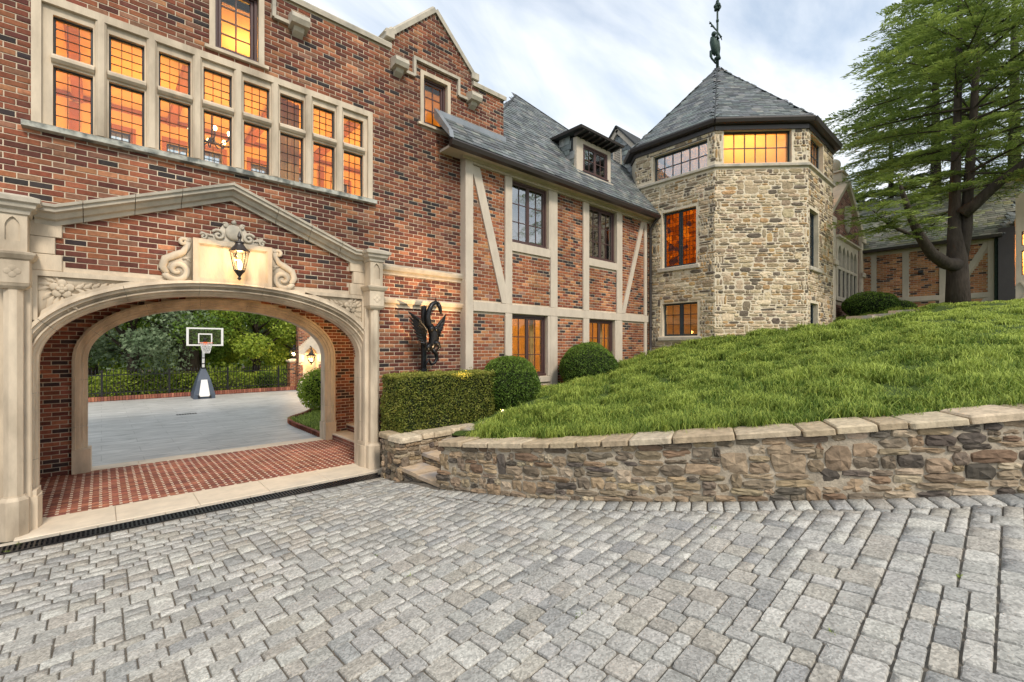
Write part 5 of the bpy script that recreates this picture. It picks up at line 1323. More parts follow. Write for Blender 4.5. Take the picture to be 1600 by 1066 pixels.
# gate pier, gatehouse, lamps at the back
def brick_mass(root, u0,u1,v0,v1,z0,z1,pal=PAL_TIMB,name='wall',ok=None,n=0):
    w = MB().box(u0,u1,v0,v1,z0,z1).build(name, M_MORTAR, root); P = Pieces(BRICKS); okf = ok or (lambda u,z: u > -999)
    lay_bricks(P,(0,v0,0),(1,0,0),(0,-1,0),u0,u1,z0,z1,okf,pal); lay_bricks(P,(u0,0,0),(0,-1,0),(-1,0,0),-v1,-v0,z0,z1,lambda u,z: u > -999,pal)
    P.finish(w,'brick','brickwork',*M_BRICK,n=n); return w
pier = thing('gate_pier', (7.42,25.1,0), 'square brick gate pier with cream cap and lantern at fence end', 'gate pier')
brick_mass(pier,7.16,7.66,24.85,25.35,0,1.42); MB().cbox(7.10,7.72,24.79,25.41,1.42,1.52,.02).lathe([(.3,1.52),(.12,1.6)],(7.41,25.1),12).build('cap', M_CURB, pier)
lantern('pier_lantern',(7.41,25.1),1.58,.74,.34,'glowing lantern standing on the brick gate pier',watts=50,mat_=M_IRON)
gate = thing('gatehouse', (9.0,24.2,0), 'brick gatehouse wall with pointed white stone arch beyond the court', 'gatehouse')
gc,gvf = 7.86,23.9
AG = [(gc-.36,0),(gc-.36,1.45),(gc-.34,1.75),(gc-.22,2.02),(gc,2.2),(gc+.22,2.02),(gc+.34,1.75),(gc+.36,1.45),(gc+.36,0)]
def ok_gate(u,z): return ~((np.abs(u-gc) < .58) & (z > 1.35) & (z < 2.72-np.abs(u-gc)*.95)) & ~((np.abs(u-gc) < .38) & (z < 2.1))
gw_ = MB().holed([(7.28,0)]+AG+[(10.9,0),(10.9,6.5),(7.28,6.5)],[],'v',gvf,gvf+.4).build('gate_wall', M_MORTAR, gate)
P = Pieces(BRICKS); lay_bricks(P,(0,gvf,0),(1,0,0),(0,-1,0),7.28,10.9,0,6.5,ok_gate,PAL_TIMB); lay_bricks(P,(7.28,0,0),(0,-1,0),(-1,0,0),-gvf-.4,-gvf,0,6.5,lambda u,z:u>-99,PAL_TIMB)
P.finish(gw_,'brick','brickwork',*M_BRICK,n=0)
ap = [(p[0],p[1]) for p in AG if p[1] > 1.3]
MB().prism([(gc-.58,1.40),(gc-.58,1.95),(gc-.42,2.1),(gc-.2,2.45),(gc,2.72),(gc+.2,2.45),(gc+.42,2.1),(gc+.58,1.95),(gc+.58,1.40)]+ap[::-1],'v',gvf-.06,gvf+.01).build('pointed_arch', M_CURB, gate)
for u in (gc-.60,gc+.38): MB().cbox(u,u+.22,gvf-.2,gvf+.01,0,.5,.03).build('arch_base', M_CURB, gate)
MB().box(gc-.5,gc+.5,gvf+.45,gvf+.5,0,2.6).build('recess_back', M_CURB, gate)
lantern('gatehouse_lantern',(gc-.05,gvf-.22),1.30,.78,.36,'glowing lantern hanging in front of the pointed gatehouse arch',watts=50,mat_=M_IRON,arm=[(gc-.05,gvf-.22,2.0),(gc-.05,gvf-.22,2.2),(gc-.05,gvf-.04,2.24)])

# ------------------------------------------------------------------ hill behind the wall
HP = np.array([(3.75,5.1,.84),(3.95,4.2,.98),(4.15,3.4,1.10),(4.5,2.6,1.21),(4.85,1.8,1.34),(5.3,1.0,1.47),(5.6,.5,1.56),(5.95,-.1,1.64),(6.6,-1.1,1.78),(7.6,-2.3,1.95),(9.6,-4.2,2.2),
    (4.25,5.45,.82),(5.1,5.64,1.06),(6.45,6.25,1.22),(7.6,6.5,1.32),(10.1,6.9,1.72),(11.8,6.5,2.07),(12.7,6.0,2.32),(14.8,3.7,2.70),(16.0,3.6,2.74),(13.6,2.6,2.74),(16.3,2.3,2.86),(5.0,6.4,.74),(5.6,7.4,.76),(7.2,7.5,.98),(9.0,7.5,1.22),(11.0,7.6,1.50),(12.9,7.7,2.0),(3.7,7.5,.70),
    (6.5,4.0,1.42),(8.5,3.5,1.80),(10.5,3.5,2.18),(12.5,3.5,2.50),(8.0,5.2,1.55),(7.5,1.5,1.80),(10.0,1.0,2.32),(12.5,.8,2.80),(9.0,-1.2,2.1),(12.5,-1.5,2.75),(15.0,-.2,3.14),(17.5,1.5,3.36),(19.6,1.2,3.50),(19.0,3.4,3.25),(22.8,3.6,3.5),(23,0,3.65),(26,-3,3.6),(16,-5,2.9),(22,-6,3.4)])
def rbf_fit(Pp):
    n = len(Pp); d = np.hypot(Pp[:,None,0]-Pp[None,:,0],Pp[:,None,1]-Pp[None,:,1]); A = np.zeros((n+3,n+3)); A[:n,:n] = d-.15*np.eye(n)*0; A[:n,n] = 1; A[n,:n] = 1; A[:n,n+1:] = Pp[:,:2]; A[n+1:,:n] = Pp[:,:2].T
    return np.linalg.solve(A,np.concatenate([Pp[:,2],[0,0,0]]))
HWT = rbf_fit(HP)
def hill_z(u,v):
    u = np.asarray(u,float); v = np.asarray(v,float); d = np.hypot(u[...,None]-HP[:,0],v[...,None]-HP[:,1])
    return d@HWT[:-3]+HWT[-3]+HWT[-2]*u+HWT[-1]*v
def on_hill(u,v):
    u = np.asarray(u); v = np.asarray(v)
    a = np.where(v < 5.25, u > wall_u(v)+.34, np.where(v < 6.8, u > 4.45, u > 3.60))
    return a & ~((u > 12.95) & (v > 4.2) & (u+v > 18.8)) & (v < 7.84)
hg_u = np.arange(3.4,27.01,.2); hg_v = np.arange(-7,7.9,.2); UU,VV = np.meshgrid(hg_u,hg_v,indexing='ij'); ZZ = hill_z(UU,VV)+rng.normal(0,.006,UU.shape)
edge = np.where(VV < 5.25, wall_u(VV)+.2, np.where(VV < 6.92, 4.55, 3.75)); lo = UU < edge
m = MB(); nn = len(hg_v)
cells = [(i*nn+j,(i+1)*nn+j,(i+1)*nn+j+1,i*nn+j+1) for i in range(len(hg_u)-1) for j in range(nn-1) if not (lo[i,j] and lo[i+1,j+1] and lo[i+1,j] and lo[i,j+1])]
UU = np.where(lo,edge,UU); sk = np.where(lo,hill_z(UU,VV)-.06,ZZ)
m.add(np.stack([UU.ravel(),VV.ravel(),sk.ravel()],1).tolist(),cells); hill = m.build('hill', M_TURF, kind='structure', fix=False)

# retaining wall
rw = thing('retaining_wall', (WB[0][0],WB[0][1],drive_z(*WB[0])), 'curved rubble retaining wall with pale capstones below the grass bank', 'wall')
def TWall(a,b,z):
    u,v,d = wall_pt(a); n_ = np.array((-d[1],d[0])); n_ = n_ if n_[0] > 0 else -n_
    return Vector((u+n_[0]*b, v+n_[1]*b, drive_z(u,v)+z))
m = MB(); ns = int(WLEN/.12)+1; V = []
for i in range(ns+1):
    a = min(i*.12,WLEN)
    for (b,z) in ((0,-.08),(.0,.59),(.36,.59),(.36,-.08)): V.append(TWall(a,b,z))
m.add(V,[(i*4+k,(i+1)*4+k,(i+1)*4+(k+1)%4,i*4+(k+1)%4) for i in range(ns) for k in range(4)]+[(0,1,2,3)]); core = m.build('wall_core', M_WMORTAR, rw)
P = Pieces(STONES); rubble(P,TWall,WLEN-.05,-.02,.592,lambda c,z,w,h: z+h/2 < .63,PAL_WALL,rows=(.055,.12),wid=(.09,.33),depth=.10,proud=.024,gap=.008,big=.12); P.finish(core,'stone','rubble_stones',*M_STONE)
P = Pieces(CAPS); a = -.03
while a < WLEN-.3:
    w = random.uniform(.2,.62); u0 = TWall(a,0,0); c = TWall(a+w/2,.165,.618+random.uniform(-.006,.012)); e = (TWall(a+w,.165,.6)-TWall(a,.165,.6)); Lr = e.length; e.normalize(); nv2 = Vector((0,0,1)).cross(e).normalized(); zz = e.cross(nv2)
    if zz.z < 0: nv2 = -nv2; zz = -zz
    P.add(random.randrange(10), basis(c+nv2*random.uniform(-.012,.012),np.array(e)*(Lr-.008),np.array(nv2)*(.43+random.uniform(-.02,.03)),np.array(zz)*random.uniform(.05,.07)),PAL_CAP(),w*.2); a += w
P.finish(core,'capstone','capstones',*M_STONE)

# stub wall under the hedge, garden steps
sw = thing('hedge_wall', (3.55,6.6,0), 'short rubble wall with flat caps between archway and garden steps', 'wall')
A0,B0 = Vector((3.53,6.54,0)),Vector((5.55,6.74,0))
cw2 = MB().prism([(3.53,6.54),(5.55,6.74),(5.55,7.0),(3.9,6.9),(3.86,7.2),(3.535,7.2)],'z',-.05,.68).build('wall_core', M_WMORTAR, sw)
d_ = (B0-A0).normalized(); Tf = frame_of((3.53,6.54,0),(d_.y,-d_.x,0)); Ts = frame_of((3.53,7.18,0),(-1,0,0))
P = Pieces(STONES); rubble(P,Tf,2.0,0.0,.66,lambda c,z,w,h: z+h/2 < .69,PAL_WALL,rows=(.06,.12),wid=(.08,.28),depth=.10,proud=.035,gap=.006,big=.1)
rubble(P,Ts,.62,-.02,.66,lambda c,z,w,h: z+h/2 < .69 and c-w/2 > -.05 and c+w/2 < .66,PAL_WALL,rows=(.06,.12),wid=(.07,.2),depth=.10,proud=.035,gap=.006,big=.1); P.finish(cw2,'stone','rubble_stones',*M_STONE)
P = Pieces(PAVERS); a = -.04
while a < 2.0:
    w = random.uniform(.22,.45); c = A0+d_*(a+w/2)+Vector((-d_.y,d_.x,0))*.15; P.add(random.randrange(10), basis((c.x,c.y,.72+random.uniform(-.008,.008)),np.array(d_)*(w-.008),np.array((-d_.y,d_.x,0))*.42,np.array((0,0,.085))),PAL_CAP(),w*.2); a += w
P.add(3, basis((3.68,7.08,.72),np.array((.40,0,0)),np.array((0,.34,0)),np.array((0,0,.085))),PAL_CAP(),.1)
P.finish(cw2,'capstone','capstones',*M_STONE)
st = thing('garden_steps', (3.8,5.9,.1), 'stone garden steps with flagstone treads between the two rubble walls', 'steps')
for k,(u0,z) in enumerate(((3.53,.29),(3.92,.46),(4.32,.62))):
    pl = [(u0,5.38),(u0+.6,5.36),(u0+.62,6.66),(u0+.02,6.60)]
    rs = MB().prism([(p[0]+.03,p[1]) for p in pl],'z',0.,z-.05).build('riser', M_WMORTAR, st)
    Tr = frame_of((u0+.03,6.58,0),(-1,0,0)); P = Pieces(STONES); rubble(P,Tr,1.2,z-.17,z-.06,lambda c,zz,w,h: True,PAL_WALL,rows=(.05,.075),wid=(.15,.4),depth=.06,proud=.012,gap=.012,big=0); P.finish(rs,'stone','rubble_stones',*M_STONE)
    for a,b in ((0,.52),(.53,1.0)):
        f = lambda t: (pl[0][0]*(1-t)+pl[3][0]*t, pl[0][1]*(1-t)+pl[3][1]*t)
        p0,p1 = f(a),f(b-.012); q = [(p0[0]-.03+random.uniform(-.02,.02),p0[1]),(p1[0]-.03+random.uniform(-.02,.02),p1[1]),(p1[0]+.55,p1[1]),(p0[0]+.55,p0[1])]
        MB().prism([(x,y) for x,y in q],'z',z-.055,z+random.uniform(-.004,.004)).build('tread', M_FLAG, st)
fp = thing('garden_path', (5.1,6.3,.7), 'flagstone landing at the top of the garden steps beside the hedge', 'path')
for k,(u0,u1,v0,v1,z) in enumerate(((4.72,5.2,5.95,6.62,.77),(5.21,5.8,6.1,6.7,.80),(5.81,6.3,6.35,6.85,.88))): MB().cbox(u0,u1-.01,v0,v1,z-.3,z,.015).build('flagstone', M_FLAG, fp)
# stone ledge on the bank beyond the tower
ld = thing('stone_ledge', (16.8,2.6,3.0), 'broad rough stone slabs set in the bank beyond the tower', 'stone ledge')
for k,(u,v,z,w,dp) in enumerate(((15.9,2.9,2.98,1.0,.6),(16.9,2.6,3.07,.9,.6),(17.7,2.2,3.2,.9,.7))): 
    q = [(u-w/2,v-dp/2),(u+w/2+.05,v-dp/2-.08),(u+w/2,v+dp/2),(u-w/2+.1,v+dp/2)]; MB().prism(q,'z',z-.35,z+.07).build('slab', M_FLAG, ld)

# ------------------------------------------------------------------ plants
def leaf_mesh(name, C, D, U, L_, W_, tint, mat_, parent, kind=None):
    """many folded leaf blades at once: C centres, D long axes, U side axes (N,3), L_, W_ lengths and widths (N), tint (N)"""
    n = len(C); L_ = np.broadcast_to(L_,(n,))[:,None]; W_ = np.broadcast_to(W_,(n,))[:,None]
    D = D/np.linalg.norm(D,axis=1,keepdims=True); U = U-D*(U*D).sum(1,keepdims=True); U /= np.linalg.norm(U,axis=1,keepdims=True)
    Nn = np.cross(D,U)
    V = np.stack([C-D*L_*.5, C+U*W_*.5+Nn*W_*.15, C+D*L_*.5, C-U*W_*.5+Nn*W_*.15],1).reshape(-1,3)
    o0 = WL[parent] if parent is not None else Vector(C.mean(0)); V = V-np.array(o0)
    me = bpy.data.meshes.new(name); me.vertices.add(4*n); me.vertices.foreach_set('co',V.astype('f').ravel())
    me.loops.add(4*n); me.loops.foreach_set('vertex_index',np.arange(4*n,dtype='i')); me.polygons.add(n); me.polygons.foreach_set('loop_start',np.arange(0,4*n,4,dtype='i'))
    me.update(calc_edges=True); at = me.color_attributes.new('tint','FLOAT_COLOR','CORNER')
    t = np.repeat(np.asarray(tint,'f'),4); at.data.foreach_set('color',np.stack([t,t,t,np.ones_like(t)],1).ravel()); me.materials.append(mat_)
    o = bpy.data.objects.new(name,me); COL.objects.link(o); WL[o] = o0
    if parent is not None: o.parent = parent
    else: o.location = o0
    if kind: o['kind'] = kind
    return o
def rand_dir(n): d = rng.normal(size=(n,3)); return d/np.linalg.norm(d,axis=1,keepdims=True)
M_BOX = leaf_material('boxwood_leaf',(.035,.085,.011),(.22,.33,.05),trans=.25,vs=9)
M_HEDGE = leaf_material('hedge_leaf',(.065,.105,.014),(.42,.40,.085),trans=.25,vs=7)
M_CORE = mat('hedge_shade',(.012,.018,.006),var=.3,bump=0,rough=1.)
M_GRASS = leaf_material('liriope_blade',(.06,.13,.013),(.47,.56,.115),rough=.55,trans=.3,vs=2.2)
M_CEDAR = leaf_material('cedar_needle',(.05,.10,.022),(.46,.56,.14),trans=.32,vs=1.2)
M_LEAFA = leaf_material('dark_leaf',(.045,.10,.016),(.24,.38,.06),trans=.4,vs=.9)
M_LEAFB = leaf_material('mid_leaf',(.10,.20,.02),(.55,.66,.10),trans=.45,vs=.9)
M_LEAFC = leaf_material('grey_leaf',(.07,.12,.05),(.36,.46,.28),trans=.35,vs=1.2)

def clipped(name, label, surf, core, n, mat_, leaf=(.036,.02), cat='hedge', group=None):
    """surf(n) -> points, normals on the clipped surface"""
    root = thing(name, core[0], label, cat, group)
    c = MB(); core[1](c); c.build('shade_core', M_CORE, root)  # solid body coloured near-black as the shade behind the leaves
    Pt,Nn = surf(n); Pt = Pt-Nn*np.abs(rng.normal(0,.022,n))[:,None]
    lump = np.array([noise.noise(Vector(p)*3.1) for p in Pt]); Pt = Pt+Nn*(lump*.045+(rng.random(n) < .03)*rng.random(n)*.06)[:,None]
    D = Nn*.6+rand_dir(n)*1.0; U = rand_dir(n)
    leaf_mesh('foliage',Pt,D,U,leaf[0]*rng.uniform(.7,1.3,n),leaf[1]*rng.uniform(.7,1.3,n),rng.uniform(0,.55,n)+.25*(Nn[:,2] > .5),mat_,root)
    return root
def box_surf(u0,u1,v0,v1,z0,z1,rd=.07):
    def f(n):
        a = np.array([(u1-u0)*(z1-z0),(u1-u0)*(z1-z0)*.6,(v1-v0)*(z1-z0),(v1-v0)*(z1-z0),(u1-u0)*(v1-v0)*1.2]); k = rng.choice(5,n,p=a/a.sum()); r = rng.random((n,3))
        p = np.array([u0,v0,z0])+r*np.array([u1-u0,v1-v0,z1-z0]); nn = np.zeros((n,3))
        for i,(ax,val,s) in enumerate(((1,v0,-1),(1,v1,1),(0,u0,-1),(0,u1,1),(2,z1,1))): s_ = k == i; p[s_,ax] = val; nn[s_,ax] = s
        lo_,hi_ = np.array([u0+rd,v0+rd,z0-1]),np.array([u1-rd,v1-rd,z1-rd]); q = np.clip(p,lo_,hi_); d = p-q; l_ = np.linalg.norm(d,axis=1,keepdims=True); m_ = (l_ > 1e-6)[:,0]
        nn[m_] = d[m_]/l_[m_]; p = np.where(l_ > rd, q+nn*rd, p); return p,nn
    return f
def ball_surf(c,r,sz,zmin):
    def f(n):
        d = rand_dir(n*2); p = np.array(c)+d*np.array([r,r,r*sz]); k = p[:,2] > zmin; p,d = p[k][:n],d[k][:n]
        while len(p) < n: p = np.concatenate([p,p])[:n]; d = np.concatenate([d,d])[:n]
        nn = d/np.array([1,1,sz]); return p,nn/np.linalg.norm(nn,axis=1,keepdims=True)
    return f
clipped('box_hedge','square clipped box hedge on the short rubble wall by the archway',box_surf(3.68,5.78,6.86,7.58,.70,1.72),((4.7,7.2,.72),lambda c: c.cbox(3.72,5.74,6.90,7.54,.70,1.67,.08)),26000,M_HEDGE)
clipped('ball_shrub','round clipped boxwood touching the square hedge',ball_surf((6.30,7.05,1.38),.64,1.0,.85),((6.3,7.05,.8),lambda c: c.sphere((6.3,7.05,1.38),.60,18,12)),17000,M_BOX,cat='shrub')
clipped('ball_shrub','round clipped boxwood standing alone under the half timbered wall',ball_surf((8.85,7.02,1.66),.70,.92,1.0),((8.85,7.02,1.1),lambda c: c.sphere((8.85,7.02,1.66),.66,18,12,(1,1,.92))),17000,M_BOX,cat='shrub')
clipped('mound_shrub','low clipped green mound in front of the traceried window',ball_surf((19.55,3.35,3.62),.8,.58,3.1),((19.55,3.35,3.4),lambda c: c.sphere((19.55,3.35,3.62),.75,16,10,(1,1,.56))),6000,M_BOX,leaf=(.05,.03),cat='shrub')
clipped('low_shrub','dark low shrub beside the far timber wing',ball_surf((21.3,3.0,3.55),.7,.5,3.2),((21.3,3.0,3.4),lambda c: c.sphere((21.3,3.0,3.55),.66,14,9,(1,1,.48))),3000,M_BOX,leaf=(.05,.03),cat='shrub')

# grass bank: arching blades
def blades(name, U0, V0, Z0, ln, wd, tint, mat_, label):
    n = len(U0); az = rng.uniform(0,2*pi,n); lean = rng.uniform(.15,.9,n); dx,dy = np.cos(az),np.sin(az); sx,sy = -dy,dx
    def P_(t,h,w): return np.stack([U0+dx*lean*ln*t+sx*w,V0+dy*lean*ln*t+sy*w,Z0+ln*h],1)
    droop = rng.uniform(.35,.95,n)
    V = np.stack([P_(0,0,-wd/2),P_(0,0,wd/2),P_(.35,.62*(1-.2*lean),-wd*.45),P_(.35,.62*(1-.2*lean),wd*.45),P_(.72,.80*droop,-wd*.3),P_(.72,.80*droop,wd*.3),P_(1.1,.66*droop-.12*lean,0)],1).reshape(-1,3)
    o0 = Vector(V.mean(0)); V = V-np.array(o0); b = np.arange(n,dtype='i')[:,None]*7
    loops = np.concatenate([b+np.array([0,1,3,2]),b+np.array([2,3,5,4]),b+np.array([4,5,6])],1).ravel()
    ls = np.tile(np.array([4,4,3],'i'),n); st_ = np.concatenate([[0],np.cumsum(ls)[:-1]]).astype('i')
    me = bpy.data.meshes.new(name); me.vertices.add(len(V)); me.vertices.foreach_set('co',V.astype('f').ravel()); me.loops.add(len(loops)); me.loops.foreach_set('vertex_index',loops.astype('i'))
    me.polygons.add(len(ls)); me.polygons.foreach_set('loop_start',st_); me.update(calc_edges=True)
    at = me.color_attributes.new('tint','FLOAT_COLOR','CORNER'); t = np.repeat(np.asarray(tint,'f'),11); at.data.foreach_set('color',np.stack([t,t,t,np.ones_like(t)],1).ravel()); me.materials.append(mat_)
    o = bpy.data.objects.new(name,me); COL.objects.link(o); o.location = o0; WL[o] = o0; return tag(o,label,'grass',kind='stuff')
def sample_hill(n, acc):
    out = []; tot = 0
    while tot < n:
        u = rng.uniform(3.6,24,200000); v = rng.uniform(-4.5,7.8,200000); Z = u*SA+v*CA; X = u*CA-v*SA
        x = CX+F_PX*X/np.maximum(Z,.1); k = (Z > 2) & (x > 560) & (x < 1720) & on_hill(u,v) & (rng.random(200000) < np.clip((6./Z)**1.6,0,1)) & acc(u,v)
        out.append(np.stack([u[k],v[k]],1)); tot += k.sum()
    return np.concatenate(out)[:n]
def not_bed(u,v): return ~((v > 6.55) & (u < 6.9)) & ~((u < 6.4) & (v > 5.85)) & ~((v > 7.2) & (u < 9.5))
cen = sample_hill(6000, not_bed); cl = np.array([noise.noise(Vector((p[0]*1.7,p[1]*1.7,0))) for p in cen]); tone = rng.uniform(-.26,.26,6000); kk = rng.integers(0,6000,200000)
uv = cen[kk]+rng.normal(0,.042,(200000,2)); cl = cl[kk]; tone = tone[kk]; k_ = on_hill(uv[:,0]+.04,uv[:,1]); uv,cl,tone = uv[k_],cl[k_],tone[k_]; Zc = depth_of(uv[:,0],uv[:,1])
hz = hill_z(uv[:,0],uv[:,1]); lnb = (.178+.11*cl+rng.uniform(-.04,.05,len(uv)))*np.where(uv[:,0] > 14,.6,1.)
edge_ = (uv[:,1] < 5.3) & (uv[:,0] < wall_u(uv[:,1])+.62); lnb = lnb*np.where(edge_,1.3,1.)
lw = np.where((uv[:,1] < 1.5-.0*uv[:,0]) & (uv[:,0] > 9.5+uv[:,1]*1.2),.55,1.)
blades('grass_bank',uv[:,0],uv[:,1],hz-.02+.085*cl,lnb*lw,.0075*np.clip(Zc/5.5,.9,2.6)*rng.uniform(.7,1.3,len(uv)),np.clip(.36+.35*cl+tone+rng.uniform(-.35,.5,len(uv))+.3*(lw < 1),0,1),M_GRASS,'long arching green grass covering the bank above the wall')

ts = [on_drive(*p) for p in ((312,888),(640,900),(1298,988),(1118,826),(590,866),(905,960),(30,850),(12,862),(1500,900))]
tu = np.concatenate([np.array(t)[None,:]+rng.normal(0,.012,(16,3))*np.array([1,1,0]) for t in ts])
blades('joint_weeds',tu[:,0],tu[:,1],tu[:,2]-.015,rng.uniform(.02,.05,len(tu)),.004,rng.uniform(0,.8,len(tu)),M_GRASS,'tiny weed tufts in the driveway joints')
# ---- trees
def campt(x,y,Z): X = (x-CX)/F_PX*Z; return Vector((X*CA+Z*SA,-X*SA+Z*CA,CAM_H-(y-HY)/F_PX*Z))
def cedar(name, label, base, height, r_low, z_first, stems, n_limb, seed, limbs_extra=(), shape=1.0, dens=1., needle=(.10,.03), low=.62, lenmod=None, tiers=17):
    r = random.Random(seed); root = thing(name, base, label, 'tree', None)
    tk = MB()
    for pts,rad in stems: tk.tube(pts,rad,12)
    for pts,rad in limbs_extra: tk.tube(pts,rad,9)
    tk.build('trunk', M_BARK, root, smooth=True)
    br = MB(); C,D = [],[]; Tn = []
    bx,by,bz = base
    def spray(p0, az, ln, rise, droop, weight=1.):
        """one flat bough: main axis with side twigs that carry the needles"""
        k = 9; axis = []
        for i in range(k+1):
            t = i/k; axis.append(Vector((p0[0]+math.cos(az)*ln*t,p0[1]+math.sin(az)*ln*t,p0[2]+rise*ln*t-droop*ln*t*t))+Vector((r.uniform(-.04,.04),r.uniform(-.04,.04),r.uniform(-.03,.03)))*ln*.3*t)
        br.tube(axis,[max(.006,.011*ln*(1-t/k)) for t in range(k+1)],5,cap=False)
        nt_w = int(ln*9*dens)+3
        for i in range(nt_w):
            t = .18+.82*(i+r.random())/nt_w; f = t*k; j = min(k-1,int(f)); p = axis[j].lerp(axis[j+1],f-j)
            sd = -1 if i%2 else 1; a2 = az+sd*r.uniform(.45,1.15); l2 = ln*(.16+.30*(1-t))*r.uniform(.7,1.25)+.12; tone = r.uniform(0,.3)
            m_ = max(5,int(l2/.032*weight))
            for q in range(m_):
                s = (q+r.random())/m_; w = .05+.05*s
                C.append((p.x+math.cos(a2)*l2*s+r.gauss(0,w*.55),p.y+math.sin(a2)*l2*s+r.gauss(0,w*.55),p.z+.12*l2*s-.34*l2*s*s+r.gauss(0,.013)))
                a3 = a2+r.gauss(0,.45); D.append((math.cos(a3),math.sin(a3),r.gauss(.08,.2))); Tn.append(tone+.45*s*t+r.uniform(0,.3))
    for i in range(n_limb):
        t = ((i+r.random())/n_limb)**.85; t = (round(t*tiers)+r.uniform(-.09,.09))/tiers if tiers else t; t = min(.99,max(0,t)); z = bz+z_first+(height-z_first)*t
        az = i*2.39996+r.uniform(-.4,.4); ln = r_low*min(1.,low+t*1.7)*(1-t)**shape*r.uniform(.68,1.12)+.35
        if lenmod: ln = lenmod(z,az,ln)
        # start on the nearest stem
        pts = stems[i%len(stems)][0]; best = min(pts,key=lambda p: abs(p[2]-z)); spray((best[0],best[1],z),az,ln,r.uniform(.04,.20),r.uniform(.10,.26))
    for pts,rad in limbs_extra:
        n_ = len(pts)
        for i in range(12):
            t = .45+.55*i/11; f = t*(n_-1); j = min(n_-2,int(f)); p = Vector(pts[j]).lerp(Vector(pts[j+1]),f-j); d = Vector(pts[-1])-Vector(pts[-2])
            spray(p,math.atan2(d.y,d.x)+r.uniform(-1.3,1.3),r.uniform(.6,1.3),r.uniform(.05,.25),r.uniform(.1,.3))
    br.build('limbs', M_BARK, root)
    C,D,Tn = np.array(C),np.array(D),np.array(Tn); n = len(C)
    leaf_mesh('crown',C,D,np.array([0,0,1.])*.25+rand_dir(n)*.8+np.stack([-D[:,1],D[:,0],0*D[:,0]],1)*1.2,needle[0]*rng.uniform(.7,1.6,n),needle[1]*rng.uniform(.7,1.4,n),np.clip(Tn,0,1),M_CEDAR,root)
    return root
cb = campt(1497,477,14.0)
stA = [([tuple(cb+Vector((0,0,-.3))),tuple(campt(1496,430,14)),tuple(campt(1495,400,14)),tuple(campt(1491,360,14.05)),tuple(campt(1492,300,14.1)),tuple(campt(1496,180,14.2)),tuple(campt(1500,0,14.3)),tuple(campt(1503,-160,14.3))],[.31,.26,.24,.16,.135,.10,.07,.03]),
       ([tuple(campt(1500,405,14)),tuple(campt(1509,360,14)),tuple(campt(1512,310,14)),tuple(campt(1520,200,13.9)),tuple(campt(1530,20,13.8)),tuple(campt(1535,-120,13.8))],[.19,.16,.135,.10,.07,.03])]
limbsA = [([tuple(campt(1494,414,13.9)),tuple(campt(1478,412,13.75)),tuple(campt(1455,396,13.5)),tuple(campt(1435,365,13.3)),tuple(campt(1420,330,13.1)),tuple(campt(1410,300,13.0)),tuple(campt(1402,272,12.95))],[.20,.18,.15,.12,.09,.055,.02]),
          ([tuple(campt(1503,335,13.9)),tuple(campt(1525,318,13.7)),tuple(campt(1550,295,13.4)),tuple(campt(1590,262,13.0)),tuple(campt(1640,225,12.6))],[.20,.16,.14,.10,.05]),
          ([tuple(campt(1445,375,13.4)),tuple(campt(1420,366,13.3)),tuple(campt(1390,352,13.1)),tuple(campt(1365,330,12.9))],[.06,.05,.035,.015])]
cedar('cedar_tree','large old cedar with forked trunk and layered boughs on the grass bank',tuple(cb),11.5,4.5,3.0,stA,92,11,limbsA,shape=.6,needle=(.15,.03),low=.66,lenmod=lambda z,az,ln: min(ln,1.5+max(0,z-7.6)*1.6) if (-math.cos(az)*CA+math.sin(az)*SA > .2 and z < 9) else ln)
def straight(b,h,r0): return [([(b[0]+.05*math.sin(k),b[1],b[2]+h*k/6) for k in range(7)],[r0*(1-.93*k/6) for k in range(7)])]
b2 = campt(1392,430,22.5); b2 = (b2.x,b2.y,3.2)
cedar('cedar_tree','slender cedar rising behind the forked cedar towards the gable end',b2,13.6,3.6,2.6,straight(b2,13.6,.2),70,23,shape=.75,needle=(.19,.04),low=.8)
b3 = campt(1585,430,18.5); b3 = (b3.x,b3.y,3.2)
cedar('cedar_tree','tall dark cedar behind the far timber wing roof',b3,17.,4.6,4.2,straight(b3,17,.3),55,31,shape=.6,needle=(.19,.04))
b4 = campt(1462,430,20.5); b4 = (b4.x,b4.y,3.2)
cedar('cedar_tree','tall straight cedar standing between the forked cedar and the roof',b4,17.,3.8,4.0,straight(b4,17,.3),50,37,shape=.55,needle=(.2,.042))

